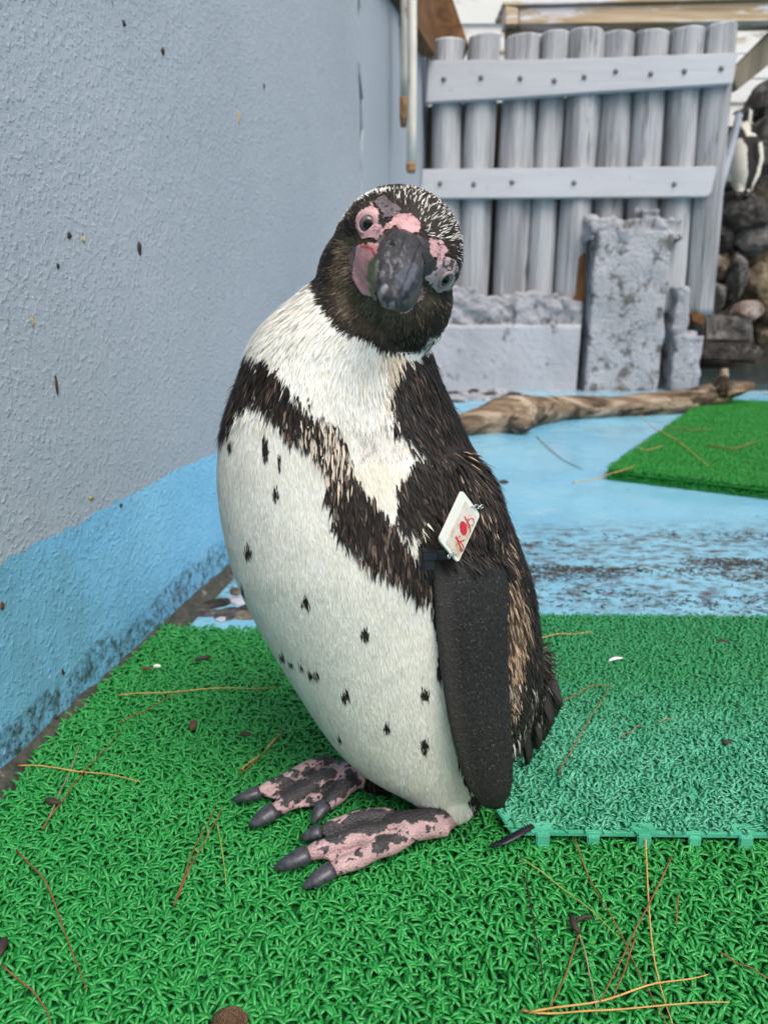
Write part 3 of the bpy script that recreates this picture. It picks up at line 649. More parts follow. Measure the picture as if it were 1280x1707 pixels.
ND = [([(195, 1160), (330, 1150), (462, 1146)], 'tan', 0, 'straw-coloured pine needle lying straight across the green mat behind the feet'),
 ([(30, 1275), (130, 1285), (235, 1302)], 'tan', 0, 'straw-coloured pine needle lying near the wall with one end on the dirt'),
 ([(70, 1385), (110, 1325), (160, 1265), (200, 1220)], 'brown', 0, 'brown pine needle crossing the straw-coloured one near the wall'),
 ([(72, 1383), (108, 1305), (135, 1240)], 'grey', 0, 'pale brown needle joined at its foot to the brown one near the wall'),
 ([(200, 1205), (250, 1180), (300, 1155)], 'brown', 0, 'short brown needle just below the straight straw-coloured one'),
 ([(290, 1512), (318, 1430), (360, 1343)], 'brown', 0, 'brown pine needle of the pair lying beyond the toe claws towards the wall'),
 ([(292, 1504), (326, 1430), (373, 1345)], 'brown', 0, 'brown pine needle of the pair lying beyond the toe claws towards the wall'),
 ([(362, 1370), (372, 1430), (377, 1475)], 'green', 0, 'short green needle beside the brown needle pair'),
 ([(28, 1418), (75, 1470), (110, 1560), (145, 1652)], 'brown', 0, 'long bent brown needle with a curled end on the green mat'),
 ([(3, 1608), (50, 1650), (75, 1680), (84, 1710)], 'brown', 0, 'bent dark brown needle at the foot of the long bent one'),
 ([(398, 1292), (440, 1255), (478, 1210)], 'brown', 0, 'brown needle of the pair lying behind the far foot'),
 ([(402, 1284), (447, 1246), (472, 1216)], 'tan', 0, 'straw-coloured needle of the pair lying behind the far foot'),
 ([(930, 1292), (970, 1220), (1015, 1147)], 'brown', .0135, 'long brown needle lying on the teal mat beside the tail'),
 ([(925, 1176), (985, 1145), (1022, 1143)], 'brown', .0135, 'brown needle running from the tail tip across the teal mat'),
 ([(895, 1063), (940, 1057), (988, 1055)], 'tan', .0135, 'straw-coloured needle at the far edge of the teal mat'),
 ([(957, 1397), (982, 1462), (1030, 1550), (1065, 1620), (1112, 1712)], 'brown', .001, 'long brown needle starting at the teal edge strip and crossing others'),
 ([(1075, 1385), (1081, 1500), (1090, 1600), (1122, 1712)], 'tan', .002, 'long straw-coloured needle hanging from the teal edge strip'),
 ([(1120, 1430), (1080, 1510), (1040, 1590), (1000, 1672)], 'brown', .003, 'thick dark brown needle lying over the crossing needles'),
 ([(1060, 1560), (1040, 1620), (1020, 1668)], 'brown', .001, 'short brown needle beside the thick dark brown one'),
 ([(866, 1430), (950, 1490), (1032, 1562)], 'green', .001, 'thin green needle between the cable tie and the crossing needles'),
 ([(872, 1450), (890, 1540), (908, 1650)], 'dark', .001, 'blackish needle lying along the mat seam'),
 ([(965, 1555), (945, 1620), (912, 1692)], 'brown', .001, 'brown needle running from the black twig towards the mat seam'),
 ([(965, 1555), (980, 1610), (995, 1692)], 'grey', .001, 'pale brown needle running straight from the black twig'),
 ([(870, 1685), (950, 1690), (1050, 1680), (1216, 1672)], 'tan', .002, 'longest straw-coloured needle of the two crossing below all others'),
 ([(880, 1690), (1000, 1668), (1100, 1640), (1180, 1626)], 'tan', .003, 'straw-coloured needle rising away from the longest one'),
 ([(1200, 1590), (1240, 1610), (1285, 1632)], 'brown', .001, 'brown needle alone on the green mat away from the crossing needles'),
 ([(1130, 1490), (1129, 1515), (1127, 1542)], 'brown', .001, 'very short upright brown needle beside the thick dark brown one'),
 ([(1035, 1228), (1050, 1220), (1068, 1207)], 'brown', .0135, 'short brown needle in the middle of the teal mat'),
 ([(1095, 1204), (1110, 1199), (1126, 1197)], 'grey', .0135, 'short pale needle in the middle of the teal mat')]
for a in ND: needle(*a, r=.00075 if a[1] in ('tan',) else .00066)
for a in [([(895, 728), (930, 760), (972, 783)], 'grey', FLOOR + .003, 'bent grey needle on the blue floor in front of the driftwood', .0016),
          ([(955, 805), (1000, 796), (1058, 776)], 'tan', .02, 'pale needle poking out over the corner of the deep green mat', .0014),
          ([(1068, 690), (1085, 710), (1130, 735), (1182, 777)], 'tan', .021, 'long bent straw needle on the deep green mat', .0014),
          ([(1180, 742), (1225, 747), (1266, 733)], 'brown', .021, 'thick brown needle on the deep green mat', .002),
          ([(1110, 712), (1150, 716), (1190, 714)], 'brown', .021, 'straight brown needle on the deep green mat near the driftwood', .0016),
          ([(1062, 745), (1080, 750), (1105, 742)], 'tan', .021, 'short straw needle near the corner of the deep green mat', .0012)]:
    needle(*a, group='pine needles around the far mat')
def crumb(name, x, y, z, sx, sy, sz, mt, label, cat, rz=0.0, amp=.35):
    p = PZ(x, y, z); V, Fc = ball_geo((0, 0, 0), (sx, sy, sz), None, 16, 10); V = np.array(V); V *= (1 + amp * fbm(V / max(sx, sy) + x, 1.4, 3))[:, None]
    o = link(name, clean(mesh(name, V, Fc)), M[mt]); o.location = p; o.rotation_euler = (0, 0, rz); return tag(o, label, cat)
crumb('dead_leaf', 322, 1208, .002, .0045, .011, .0025, 'leaf', 'curled reddish-brown leaf on the green mat below the straight needle', 'leaf', .1)
crumb('bark_bit', 338, 1097, .001, .011, .004, .003, 'fleck', 'dark bark bit on the green mat near its back edge', 'debris', .5)
crumb('bark_bit', 410, 1224, .001, .007, .004, .002, 'fleck', 'small dark bark bit beside the curled leaf', 'debris')
crumb('husk', 245, 1114, .002, .009, .003, .002, 'leaf', 'thin brown husk next to a pale crumb on the green mat', 'debris', .1)
crumb('pale_crumb', 262, 1111, .003, .005, .003, .003, 'tag_white', 'pale crumb lying beside the thin brown husk', 'debris')
crumb('bark_bit', 88, 1336, .001, .009, .004, .003, 'fleck', 'dark bark bit under the crossed needles near the wall', 'debris', -.3)
crumb('bark_bit', 3, 1578, .002, .004, .010, .004, 'fleck', 'black bark bit on the green mat by the bent dark needle', 'debris', .3)
crumb('brown_pebble', 385, 1703, .004, .012, .010, .008, 'stone_brown', 'reddish-brown pebble lying on the green mat', 'pebble')
crumb('bark_bit', 1212, 1238, .009, .006, .004, .003, 'fleck', 'dark bark bit on the open middle of the teal mat', 'debris')
crumb('bark_bit', 1205, 1070, .009, .010, .006, .004, 'fleck', 'dark bark bit near the back edge of the teal mat', 'debris')
crumb('bark_bit', 840, 803, FLOOR + .004, .014, .008, .006, 'fleck', 'black bark bit alone on the clean blue floor', 'debris')
# fallen feather: a curved lens-shaped blade
def lens(name, p, L, W, rz, mt, bend=.3):
    V = []; Fc = []; n = 10
    for i in range(n + 1):
        f = i / n; wv = W * math.sin(math.pi * min(1, f * .95 + .03)) ** .8 * .5; zz = bend * W * math.sin(math.pi * f)
        V += [(f * L - L / 2, -wv, zz), (f * L - L / 2, 0, zz + W * .12), (f * L - L / 2, wv, zz), (f * L - L / 2, 0, zz - W * .06)]
    for i in range(n):
        for j in range(4): Fc.append((i * 4 + j, i * 4 + (j + 1) % 4, i * 4 + 4 + (j + 1) % 4, i * 4 + 4 + j))
    Fc += [(3, 2, 1, 0), tuple(n * 4 + j for j in range(4))]
    o = link(name, mesh(name, V, Fc), M[mt]); o.location = p; o.rotation_euler = (0, 0, rz); return o
tag(lens('fallen_feather', PZ(1026, 1100, .010), .024, .009, .35, 'feather_white'), 'small white feather lying on the teal mat', 'feather')
V, Fc = tube_geo([PZ(818, 1411, .003), PZ(842, 1403, .005), PZ(862, 1392, .008), PZ(888, 1377, .010)], [(.0026, .0012), (.0042, .0016), (.0046, .0018), (.0034, .0014)], 8)
tag(link('cable_tie', mesh('cable_tie', V, Fc), M['black']), 'black strap end lying across the corner of the teal mat', 'strap')
V, Fc = merge([tube_geo([PZ(952, 1528, .003), PZ(957, 1545, .003), PZ(966, 1556, .002)], [.0022, .0032, .0018], 7), tube_geo([PZ(956, 1538, .003), PZ(975, 1528, .004), PZ(990, 1532, .002)], [.0016, .0018, .001], 7)])
tag(link('black_twig', mesh('black_twig', V, Fc), M['fleck']), 'small forked black twig at the top of two brown needles', 'twig')
# paint flakes and stones where floor meets wall behind the mat
for k, (x, y, s, mt) in enumerate(((345, 1022, .02, 'rock_grey'), (362, 1006, .022, 'rock_dark'), (380, 1024, .024, 'rock_dark'), (395, 1000, .018, 'conc'), (405, 1026, .02, 'rock_tan'), (418, 1012, .018, 'rock_dark'), (372, 1030, .014, 'conc'), (392, 985, .015, 'rock_tan'))):
    crumb('stone_chip', x, y, FLOOR + .001, s * 1.3, s * .8, s * .22, mt, 'flat stone chip in the pile between the wall and the mat', 'stone', k * .7)['group'] = 'stone chips by the wall'
# dirt wedge along the wall foot
V = []; Fc = []; n = 70; mcol = 8
for i in range(n + 1):
    Y = .15 + 1.25 * i / n; x0 = XW(Y) - .01
    for j in range(mcol + 1):
        f = j / mcol; wd = .075 * (1 - .55 * i / n); V.append((x0 + wd * f, Y, FLOOR - .002 + .032 * (1 - f) ** 1.4))
V = np.array(V); V[:, 2] += .006 * fbm(V, 60, 3) * (V[:, 2] > FLOOR + .0005)
for i in range(n):
    for j in range(mcol): k = i * (mcol + 1) + j; Fc.append((k, k + 1, k + mcol + 2, k + mcol + 1))
m = N('wet_dirt', .6, .4); m.col(m.ramp(m.noise(55, 5, .7), [(.35, (.022, .024, .018)), (.6, (.06, .06, .045)), (.75, (.25, .27, .26))])); m.bump(m.noise(120, 4), .004, .8)
link('dirt', mesh('dirt', V, Fc), m.m, kind='stuff')
# litter patch on the floor
r = np.random.default_rng(3); n = 16000; X = r.uniform(.16, 1.5, n); Y = 1.42 + r.normal(0, .10, n) + .03 * np.sin(X * 9)
dn = fbm(np.stack([X * .6, Y * 2, X * 0], 1), 9, 3); keep = (dn > r.uniform(-.1, .5, n)) & (Y > 1.16); X, Y = X[keep], Y[keep]; n = len(X); a = r.normal(.15, .7, n); L = r.uniform(.0012, .0065, n) * np.where(r.random(n) < .04, 2.2, 1); Wd = r.uniform(.0004, .0012, n)
d = np.stack([np.cos(a), np.sin(a), 0 * a], 1); s = np.stack([-np.sin(a), np.cos(a), 0 * a], 1); c = np.stack([X, Y, FLOOR + .0006 + 0 * X], 1); up = np.array([0, 0, 1.])
Vv = np.stack([c - d * L[:, None] - s * Wd[:, None], c + d * L[:, None] - s * Wd[:, None], c + d * L[:, None] + s * Wd[:, None], c - d * L[:, None] + s * Wd[:, None], c + up * Wd[:, None] - d * L[:, None] * .7, c + up * Wd[:, None] + d * L[:, None] * .7], 1)
i0 = (np.arange(n) * 6)[:, None]
Q = np.concatenate([i0 + np.array([[0, 1, 5, 4]]), i0 + np.array([[2, 3, 4, 5]])]); T = np.concatenate([i0 + np.array([[1, 2, 5]]), i0 + np.array([[3, 0, 4]])])
link('pine_litter', fastmesh('pine_litter', Vv.reshape(-1, 3), Q, T, False), M['litter'], kind='stuff')
# ================================================================== the penguin
Z4 = lambda zx, zy: (480 + zx / 4, 290 + zy / 4)
ROWS = np.array([  # image row used as slice height, outline left, outline right (px), distance of the axis, half depth
 (430, 560, 735, .672, .052), (470, 520, 728, .676, .056), (500, 486, 722, .680, .060), (530, 450, 718, .683, .066), (560, 424, 717, .686, .072),
 (600, 411, 722, .690, .079), (640, 397, 736, .693, .086), (690, 379, 760, .696, .094), (740, 369, 781, .698, .101), (790, 366, 808, .699, .107), (840, 369, 834, .700, .112),
 (900, 379, 858, .700, .117), (970, 397, 882, .699, .120), (1010, 415, 890, .698, .119), (1060, 440, 896, .696, .116), (1110, 470, 898, .692, .111), (1160, 500, 893, .687, .103),
 (1210, 531, 880, .680, .092), (1250, 560, 862, .672, .078), (1290, 600, 835, .662, .060), (1315, 640, 822, .654, .047), (1332, 676, 806, .646, .034), (1342, 706, 790, .640, .020)])
yy = np.linspace(430, 1342, 150)
def sm(a, k=5):
    p = np.pad(a, k, mode='edge'); ker = np.hanning(2 * k + 3)[1:-1]; return np.convolve(p, ker / ker.sum(), 'valid')
RI = [sm(np.interp(yy, ROWS[:, 0], ROWS[:, c])) for c in range(1, 5)]
def rowv(y, c): return np.interp(y, yy, RI[c])
def body_geo():
    n = 72; V = []; Fc = []
    for k, y in enumerate(yy):
        l, r, Yc, b_ = (RI[c][k] for c in range(4)); d = ray(640, y); tc = Yc / d[1]; cx = ((l + r) / 2 - 640) / FPX * tc; a = (r - l) / 2 / FPX * tc
        for j in range(n):
            th = 2 * math.pi * j / n; c_, s_ = math.cos(th), math.sin(th); e = .92
            xx = cx + a * math.copysign(abs(c_) ** e, c_); t = tc + b_ * math.copysign(abs(s_) ** e, s_); V.append(Vector((xx, d[1] * t, H + d[2] * t)))
    m_ = len(yy)
    for k in range(m_ - 1):
        for j in range(n): Fc.append((k * n + j, (k + 1) * n + j, (k + 1) * n + (j + 1) % n, k * n + (j + 1) % n))
    Fc.append(tuple(range(n))); Fc.append(tuple((m_ - 1) * n + j for j in range(n))[::-1]); return V, Fc
HC = PY(652, 430, .652)            # head centre
# head frame: face looks at the lens, rolled to the penguin's right
view = (Vector((0, 0, H)) - HC).normalized()
cr = Vector((1, 0, 0)); cu = view.cross(cr).normalized()
roll = math.radians(-35)
HL = (cr * math.cos(roll) + cu * math.sin(roll)).normalized(); HU = (cu * math.cos(roll) - cr * math.sin(roll)).normalized()
HF = (view + cr * .22 - cu * .05).normalized()
HR = Matrix((HL, HF, HU)).transposed()
px = .625 / FPX
parts = [body_geo(),
         ball_geo(PY(661, 420, .656), (.0505, .060, .0505), HR, 40, 26),
         ball_geo(PY(613, 378, .622), .0175, None, 24, 16),                   # brow over the eye
         ball_geo(PY(640, 470, .660), (.055, .052, .052), None, 40, 26),
         ball_geo(PY(672, 500, .648), (.040, .040, .043), None, 32, 20),
         ball_geo(PY(662, 428, .612), (.032, .030, .030), HR, 32, 20),       # swelling round the beak root
         ball_geo(PY(768, 862, .632), (.038, .032, .062), Matrix.Rotation(-.25, 3, 'Y'), 24, 16),   # shoulder
         ball_geo(PY(756, 1318, .650), (.026, .030, .028), None, 20, 14), ball_geo(PY(632, 1275, .712), (.03, .03, .035), None, 20, 14),  # thighs
         tube_geo([PY(850, 1110, .735), PY(876, 1180, .745), PY(893, 1225, .745)], [(.055, .04), (.036, .022), (.014, .007)], 20)]
bodym = remesh(*merge(parts), .0022, 14, .5)
bodyco = coords(bodym)
bm = bmesh.new(); bm.from_mesh(bodym); BV = BVHTree.FromBMesh(bm); bm.free()
CAM = Vector((0, 0, H))
def surf(x, y, off=0.0):
    d = Vector(ray(x, y)).normalized(); h = BV.ray_cast(CAM, d)
    if h[0] is None: return None, None
    n_ = h[1]; n_ = n_ if n_.dot(d) < 0 else -n_; return h[0] + n_ * off, n_
HEADB = [(480, 430), (508, 452), (520, 470), (531, 500), (545, 527), (566, 550), (602, 568), (642, 585), (680, 592), (703, 585), (722, 560), (800, 540), (800, 250), (450, 250)]
BAND = [(402, 588), (424, 580), (440, 598), (455, 605), (477, 622), (490, 650), (518, 668), (540, 692), (562, 708), (578, 745), (590, 790), (622, 832), (657, 872), (685, 915), (712, 955), (726, 990), (690, 972), (645, 947), (602, 914), (567, 884), (550, 845), (546, 802), (538, 765), (522, 742), (497, 722), (472, 706), (455, 688), (432, 664), (415, 660), (388, 700), (368, 725), (340, 700), (380, 620)]
BACK = [(652, 622), (690, 594), (725, 566), (800, 540), (990, 800), (990, 1360), (850, 1345), (790, 1345), (735, 1100), (722, 985), (708, 940), (696, 890), (664, 862), (657, 830), (676, 795), (690, 772), (716, 752), (700, 738), (680, 715), (657, 690), (649, 650)]
BARE = [(590, 712), (640, 700), (682, 715), (715, 735), (700, 752), (660, 775), (615, 770), (592, 745)]
TANS = [(838, 955), (862, 965), (874, 1020), (870, 1100), (857, 1190), (843, 1185)]
COLLAR = [(664, 590), (700, 586), (722, 556), (721, 578), (695, 602)]
BROW = [(560, 366), (583, 336), (610, 318), (640, 312), (650, 317), (638, 320), (612, 326), (592, 338), (570, 368)]
CROWN = [(640, 312), (700, 312), (745, 340), (775, 400), (768, 440), (742, 405), (712, 395), (690, 360), (665, 335)]
SPOTS = [(412, 915, 8, 11), (507, 1000, 8, 9), (607, 1053, 7, 11), (574, 1157, 7, 11), (707, 1155, 8, 12), (645, 1210, 6, 9), (708, 1238, 7, 11), (468, 1092, 4, 8), (482, 1102, 4, 6), (499, 1107, 4, 6), (516, 1122, 5, 7), (526, 1121, 5, 7), (563, 1229, 4, 6), (443, 742, 5, 22), (459, 818, 6, 12), (558, 872, 9, 10), (385, 738, 5, 9), (465, 765, 3, 14), (402, 980, 3, 9)]
def pattern(p, jit=1.0, r=None):
    """colour and kind of plumage at body points: 0 belly 1 neck 2 band 3 back 4 head 5 crown 6 bare 7 brow"""
    x, y, dep = proj(p); n = len(x)
    s1 = vnoise(p, 130) * 7 * jit + vnoise(p + 5, 420) * 5 * jit; s2 = vnoise(p + 9, 130) * 10 * jit + vnoise(p + 17, 420) * 8 * jit
    if r is not None: s1 = s1 + r.normal(0, 2.5, n) * jit; s2 = s2 + r.normal(0, 5, n) * jit
    X, Y = x + s1, y + s2
    k = np.zeros(n, int); k[Y < 700] = 1
    k[inpoly(X, Y, BAND)] = 2; k[inpoly(X, Y, BARE)] = 6; k[inpoly(X, Y, BACK)] = 3
    behind = p[:, 1] > rowv(y, 2) + .02
    k[behind & (y > 560) & (x > (rowv(y, 0) + rowv(y, 1)) / 2 - 120)] = 3
    k[(p[:, 2] > .30) & behind & (y > 560) & (x <= (rowv(y, 0) + rowv(y, 1)) / 2 - 120) & (y > 640) & (y < 760)] = 2
    hd = inpoly(x + s1 * .6, y + s2 * .6, HEADB); k[hd] = 4; k[hd & inpoly(x, y, CROWN)] = 5
    k[inpoly(x + s1 * .3, y + s2 * .3, BROW) & (k >= 4)] = 7
    k[inpoly(x + s1 * .3, y + s2 * .3, COLLAR)] = 7
    c = np.empty((n, 3)); c[:] = (.80, .78, .71)
    c[k == 1] = (.83, .805, .735); c[k == 2] = (.017, .012, .010); c[k == 3] = (.0145, .0120, .0110); c[k == 4] = (.019, .014, .011); c[k == 5] = (.020, .015, .012); c[k == 6] = (.68, .635, .58); c[k == 7] = (.74, .73, .69)
    tn = inpoly(X, Y, TANS) & (k == 3); c[tn] = (.30, .205, .135); 
    cheek = (k == 4) & (((x - 640) ** 2 / 92 ** 2 + (y - 470) ** 2 / 92 ** 2) < 1); f = np.clip(.5 + .5 * vnoise(p, 160), 0, 1)[:, None]
    c[cheek] = (c * (1 - .5 * f) + np.array([.16, .115, .065]) * .5 * f)[cheek]
    ring = (k == 4) & inpoly(x, y, [(565, 400), (590, 395), (602, 420), (590, 450), (583, 500), (590, 540), (570, 520), (556, 470)]); fr = np.clip(.25 + .6 * vnoise(p + 3, 500) + (r.normal(0, .3, n) if r is not None else 0), 0, 1)[:, None]; c[ring] = (c * (1 - fr) + np.array([.26, .19, .12]) * fr)[ring]; chin = (k == 4) & inpoly(X, Y, [Z4(*q) for q in [(440, 800), (560, 800), (620, 880), (690, 930), (780, 920), (880, 840), (960, 780), (960, 860), (800, 990), (620, 990), (480, 900)]]); c[chin] = (c * (1 - .7 * fr) + np.array([.17, .155, .09]) * .7 * fr)[chin]
    yb = (k == 0) & inpoly(X, Y, [(585, 770), (660, 770), (690, 790), (640, 830), (600, 830)]); c[yb] = (.80, .75, .64)
    nb = (k <= 1) & inpoly(X, Y, [(640, 590), (700, 590), (660, 700), (640, 660)]); c[nb] = (.60, .52, .42)
    wp = inpoly(x, y, [(684, 862), (700, 848), (707, 870), (695, 887)]) & (k == 3); c[wp] = (.6, .6, .48)
    lower = (k == 0) & (y > 1320); 
    for sx, sy, rx, ry in SPOTS:
        q = ((X - s1 * .75 - sx) / rx) ** 2 + ((Y - s2 * .75 - sy) / ry) ** 2 < 1; c[q & (k == 0)] = (.022, .017, .013)
    return k, c, x, y, behind
kk, cc, _, _, _ = pattern(bodyco, .6); setcol(bodym, cc)
PENG = empty('penguin', 'black and white penguin with pink face tilting its head, wearing a wing tag', 'penguin', (.02, .68, 0))
body_parts = []
# ---- flipper (joined to the body mesh as a limb of it)
def flipper_geo():
    R_ = [(800, 765, 800, .650), (840, 742, 822, .622), (880, 724, 836, .612), (930, 718, 843, .594), (970, 722, 845, .588), (1020, 726, 846, .585), (1080, 731, 846, .584), (1140, 738, 848, .584), (1200, 747, 851, .5845), (1250, 758, 854, .586), (1290, 770, 855, .5875), (1318, 782, 852, .589), (1336, 797, 845, .590), (1344, 810, 835, .5905)]
    ys = np.linspace(800, 1344, 70); A = np.array(R_); L = sm(np.interp(ys, A[:, 0], A[:, 1]), 3); Rr = sm(np.interp(ys, A[:, 0], A[:, 2]), 3); Yn = sm(np.interp(ys, A[:, 0], A[:, 3]), 3)
    V = []; Fc = []; n = 36; C = []
    for k, y in enumerate(ys):
        pl_ = PY(L[k], y, Yn[k]); pr_ = PY(Rr[k], y, Yn[k] + .026 * min(1, (1350 - y) / 300 + .35)); c_ = (pl_ + pr_) / 2; h_ = (pr_ - pl_) / 2; nrm = h_.cross(Vector((0, 0, 1))).normalized()
        if nrm.y > 0: nrm = -nrm
        th0 = .0062 * (1.6 if y < 900 else 1) * min(1, (1346 - y) / 40 + .3)
        for j in range(n):
            t = 2 * math.pi * j / n; u = math.cos(t); s_ = math.sin(t); prof = (abs(s_) ** .75) * math.copysign(1, s_) * (1.0 - .25 * u)
            V.append(c_ + h_ * u + nrm * (th0 * prof + .003 * (1 - u * u)))
            g = np.clip((-.55 - u) * 2.2, 0, 1); C.append(np.array([.012, .012, .0125]) * (1 - g) + np.array([.055, .047, .042]) * g)
    for k in range(len(ys) - 1):
        for j in range(n): Fc.append((k * n + j, k * n + (j + 1) % n, (k + 1) * n + (j + 1) % n, (k + 1) * n + j))
    Fc.append(tuple(range(n))[::-1]); Fc.append(tuple((len(ys) - 1) * n + j for j in range(n))); return V, Fc, np.array(C)
fV, fF, fC = flipper_geo(); fme = mesh('f', fV, fF, True, fC); clean(fme, 1e-7); fme.materials.append(M['flipper'])
# the other flipper, along the far flank
oV, oF = tube_geo([PY(450, 690, .765), PY(440, 790, .785), PY(440, 900, .795), PY(455, 1010, .795), PY(480, 1090, .785)], [(.012, .02), (.010, .034), (.008, .032), (.006, .026), (.004, .012)], 18, up=(1, 0, 0))
ome = mesh('f2', oV, oF, True, np.tile([.014, .013, .013], (len(oV), 1))); ome.materials.append(M['flipper'])
# ---- feet
def foot_geo(heel, ankle, toes, spread):
    G_ = []
    top = []
    for k, (base, mid, tip, r0, r1) in enumerate(toes):
        b00 = base.lerp(heel, .45)
        G_.append(tube_geo([b00, base, base.lerp(mid, .5) + Vector((0, 0, .0035)), mid + Vector((0, 0, .001)), mid.lerp(tip, .6) + Vector((0, 0, .0015)), tip], [r0 * .55, r0 * 1.02, r0, r0 * .92, r1, r1 * .6], 14))
    hub = sum((t[0] for t in toes), Vector()) / len(toes)
    G_.append(tube_geo([heel, heel.lerp(hub, .35) + Vector((0, 0, .002)), heel.lerp(hub, .7) + Vector((0, 0, .002)), hub], [(.015, .011), (.0165, .0125), (.019, .0115), (.020, .009)], 18, up=(0, 0, 1)))
    G_.append(tube_geo([heel.lerp(hub, .25), heel.lerp(ankle, .5), ankle], [.0155, .016, .017], 16))
    for a, b_ in zip(toes[:-1], toes[1:]):         # webs
        V = []; n = 8
        for i in range(n + 1):
            f = i / n; p = a[0].lerp(a[2], f * .97); q = b_[0].lerp(b_[2], f * .97)
            for j in range(n + 1):
                g = j / n; s_ = p.lerp(q, g); s_ = s_.lerp(hub, .16 * f * math.sin(math.pi * g)); s_.z -= .0018 * math.sin(math.pi * g) * f
                V.append(s_)
        nn = len(V); V = [v + Vector((0, 0, .0016)) for v in V] + [v - Vector((0, 0, .0022)) for v in V]; Fq = []
        for i in range(n):
            for j in range(n):
                k = i * (n + 1) + j; Fq.append((k, k + 1, k + n + 2, k + n + 1)); Fq.append((k + nn, k + n + 1 + nn, k + n + 2 + nn, k + 1 + nn))
        bd = [i for i in range(n + 1)] + [i * (n + 1) + n for i in range(1, n + 1)] + [n * (n + 1) + i for i in range(n - 1, -1, -1)] + [i * (n + 1) for i in range(n - 1, 0, -1)]
        for i in range(len(bd)): a_, c_ = bd[i], bd[(i + 1) % len(bd)]; Fq.append((a_, a_ + nn, c_ + nn, c_))
        G_.append((V, Fq))
    return remesh(*merge(G_), .0011, 9, .5)
z1 = .0085
near = dict(heel=PZ(742, 1372, .010), ankle=PY(756, 1332, .662) , toes=[
   (PZ(640, 1362, .013), PZ(570, 1376, .010), PZ(533, 1388, .009), .0085, .0065), (PZ(640, 1388, .012), PZ(560, 1410, .011), PZ(505, 1428, .009), .0098, .0082), (PZ(655, 1408, .009), PZ(595, 1436, .009), PZ(545, 1455, .008), .0090, .0074)])
farf = dict(heel=PZ(612, 1296, .012), ankle=PY(618, 1272, .722), toes=[
   (PZ(545, 1272, .012), PZ(480, 1302, .009), PZ(424, 1325, .008), .0088, .0066), (PZ(562, 1292, .013), PZ(500, 1328, .010), PZ(447, 1360, .008), .0100, .0082), (PZ(585, 1305, .012), PZ(565, 1326, .012), PZ(543, 1348, .010), .0096, .0074)])
CLAWS = [[((533, 1386), (512, 1393), (501, 1399), .0068), ((513, 1424), (480, 1438), (457, 1449), .0082), ((553, 1450), (525, 1467), (504, 1481), .0075)],
         [((432, 1320), (405, 1330), (386, 1334), .0066), ((455, 1352), (433, 1366), (415, 1378), .0088), ((541, 1342), (528, 1358), (520, 1374), .0068)]]
foot_me = []; claw_obs = []
BL = [[(520, 1380, 55, 12), (640, 1362, 62, 16), (700, 1352, 48, 18), (600, 1378, 40, 16), (548, 1392, 35, 10), (652, 1400, 26, 11), (632, 1412, 18, 12), (560, 1400, 14, 7), (600, 1420, 6, 6), (570, 1455, 8, 5), (665, 1390, 6, 8), (682, 1385, 6, 5), (540, 1420, 8, 5), (720, 1385, 5, 4), (690, 1405, 4, 4), (588, 1436, 5, 4)],
      [(500, 1315, 32, 16), (532, 1290, 30, 13), (558, 1262, 40, 14), (480, 1330, 22, 12), (557, 1320, 24, 20), (470, 1302, 20, 8), (448, 1362, 30, 12), (585, 1300, 14, 18), (490, 1290, 8, 6), (520, 1340, 10, 10), (425, 1335, 22, 12)]]
for k, fd in enumerate((near, farf)):
    me = foot_geo(fd['heel'], fd['ankle'], fd['toes'], 0); v = coords(me); x, y, _ = proj(v)
    j1 = vnoise(v, 200) * 10 + vnoise(v, 650) * 3; j2 = vnoise(v + 3, 200) * 9 + vnoise(v + 3, 650) * 3; blk = np.zeros(len(v), bool)
    for bx_, by_, rx, ry in BL[k]: blk |= ((x + j1 - bx_) / rx) ** 2 + ((y + j2 - by_) / ry) ** 2 < 1
    blk |= (fbm(v + 7, 190, 2) > .5)
    c = np.tile([.46, .295, .30], (len(v), 1)) * (1 + .16 * vnoise(v, 120) + .10 * vnoise(v, 500))[:, None]; c[blk] = np.array([.017, .016, .018])
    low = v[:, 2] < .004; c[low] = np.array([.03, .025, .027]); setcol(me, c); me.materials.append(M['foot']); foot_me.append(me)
    for q, (a, b_, c_, r_) in enumerate(CLAWS[k]):
        zt = fd['toes'][q][2].z; P3 = [PZ(*a, zt + .002), PZ(*b_, zt + .001), PZ(*c_, .003)]; pts = []
        for i in range(9):
            f = i / 8; pts.append(P3[0] * (1 - f) ** 2 + P3[1] * 2 * f * (1 - f) + P3[2] * f * f)
        V, Fc = tube_geo(pts, [(r_ * 1.12 * (1 - .85 * (i / 8) ** 2.4) * (1.0 + .06 * math.sin(i * 3.1) * (i < 5)), r_ * (1 - .82 * (i / 8) ** 1.9) * .9) for i in range(9)], 14, up=(0, 0, 1))
        claw_obs.append((V, Fc))
# ---- one body mesh: trunk, head, limbs
def join(meshes, name):
    me = bpy.data.meshes.new(name); bm = bmesh.new(); mats = []
    for s_ in meshes:
        n0 = len(bm.faces); bm.from_mesh(s_); bm.faces.ensure_lookup_table()
        mt = s_.materials[0]; 
        if mt not in mats: mats.append(mt)
        for f in bm.faces[n0:]: f.material_index = mats.index(mt)
    bm.to_mesh(me); bm.free()
    for mt in mats: me.materials.append(mt)
    me.polygons.foreach_set('use_smooth', [True] * len(me.polygons)); return me
bodym.materials.append(M['body'])
child(link('body', join([bodym, fme, ome] + foot_me, 'body')), PENG)
for V, Fc in claw_obs: child(link('claw', mesh('claw', V, Fc), M['claw']), PENG)
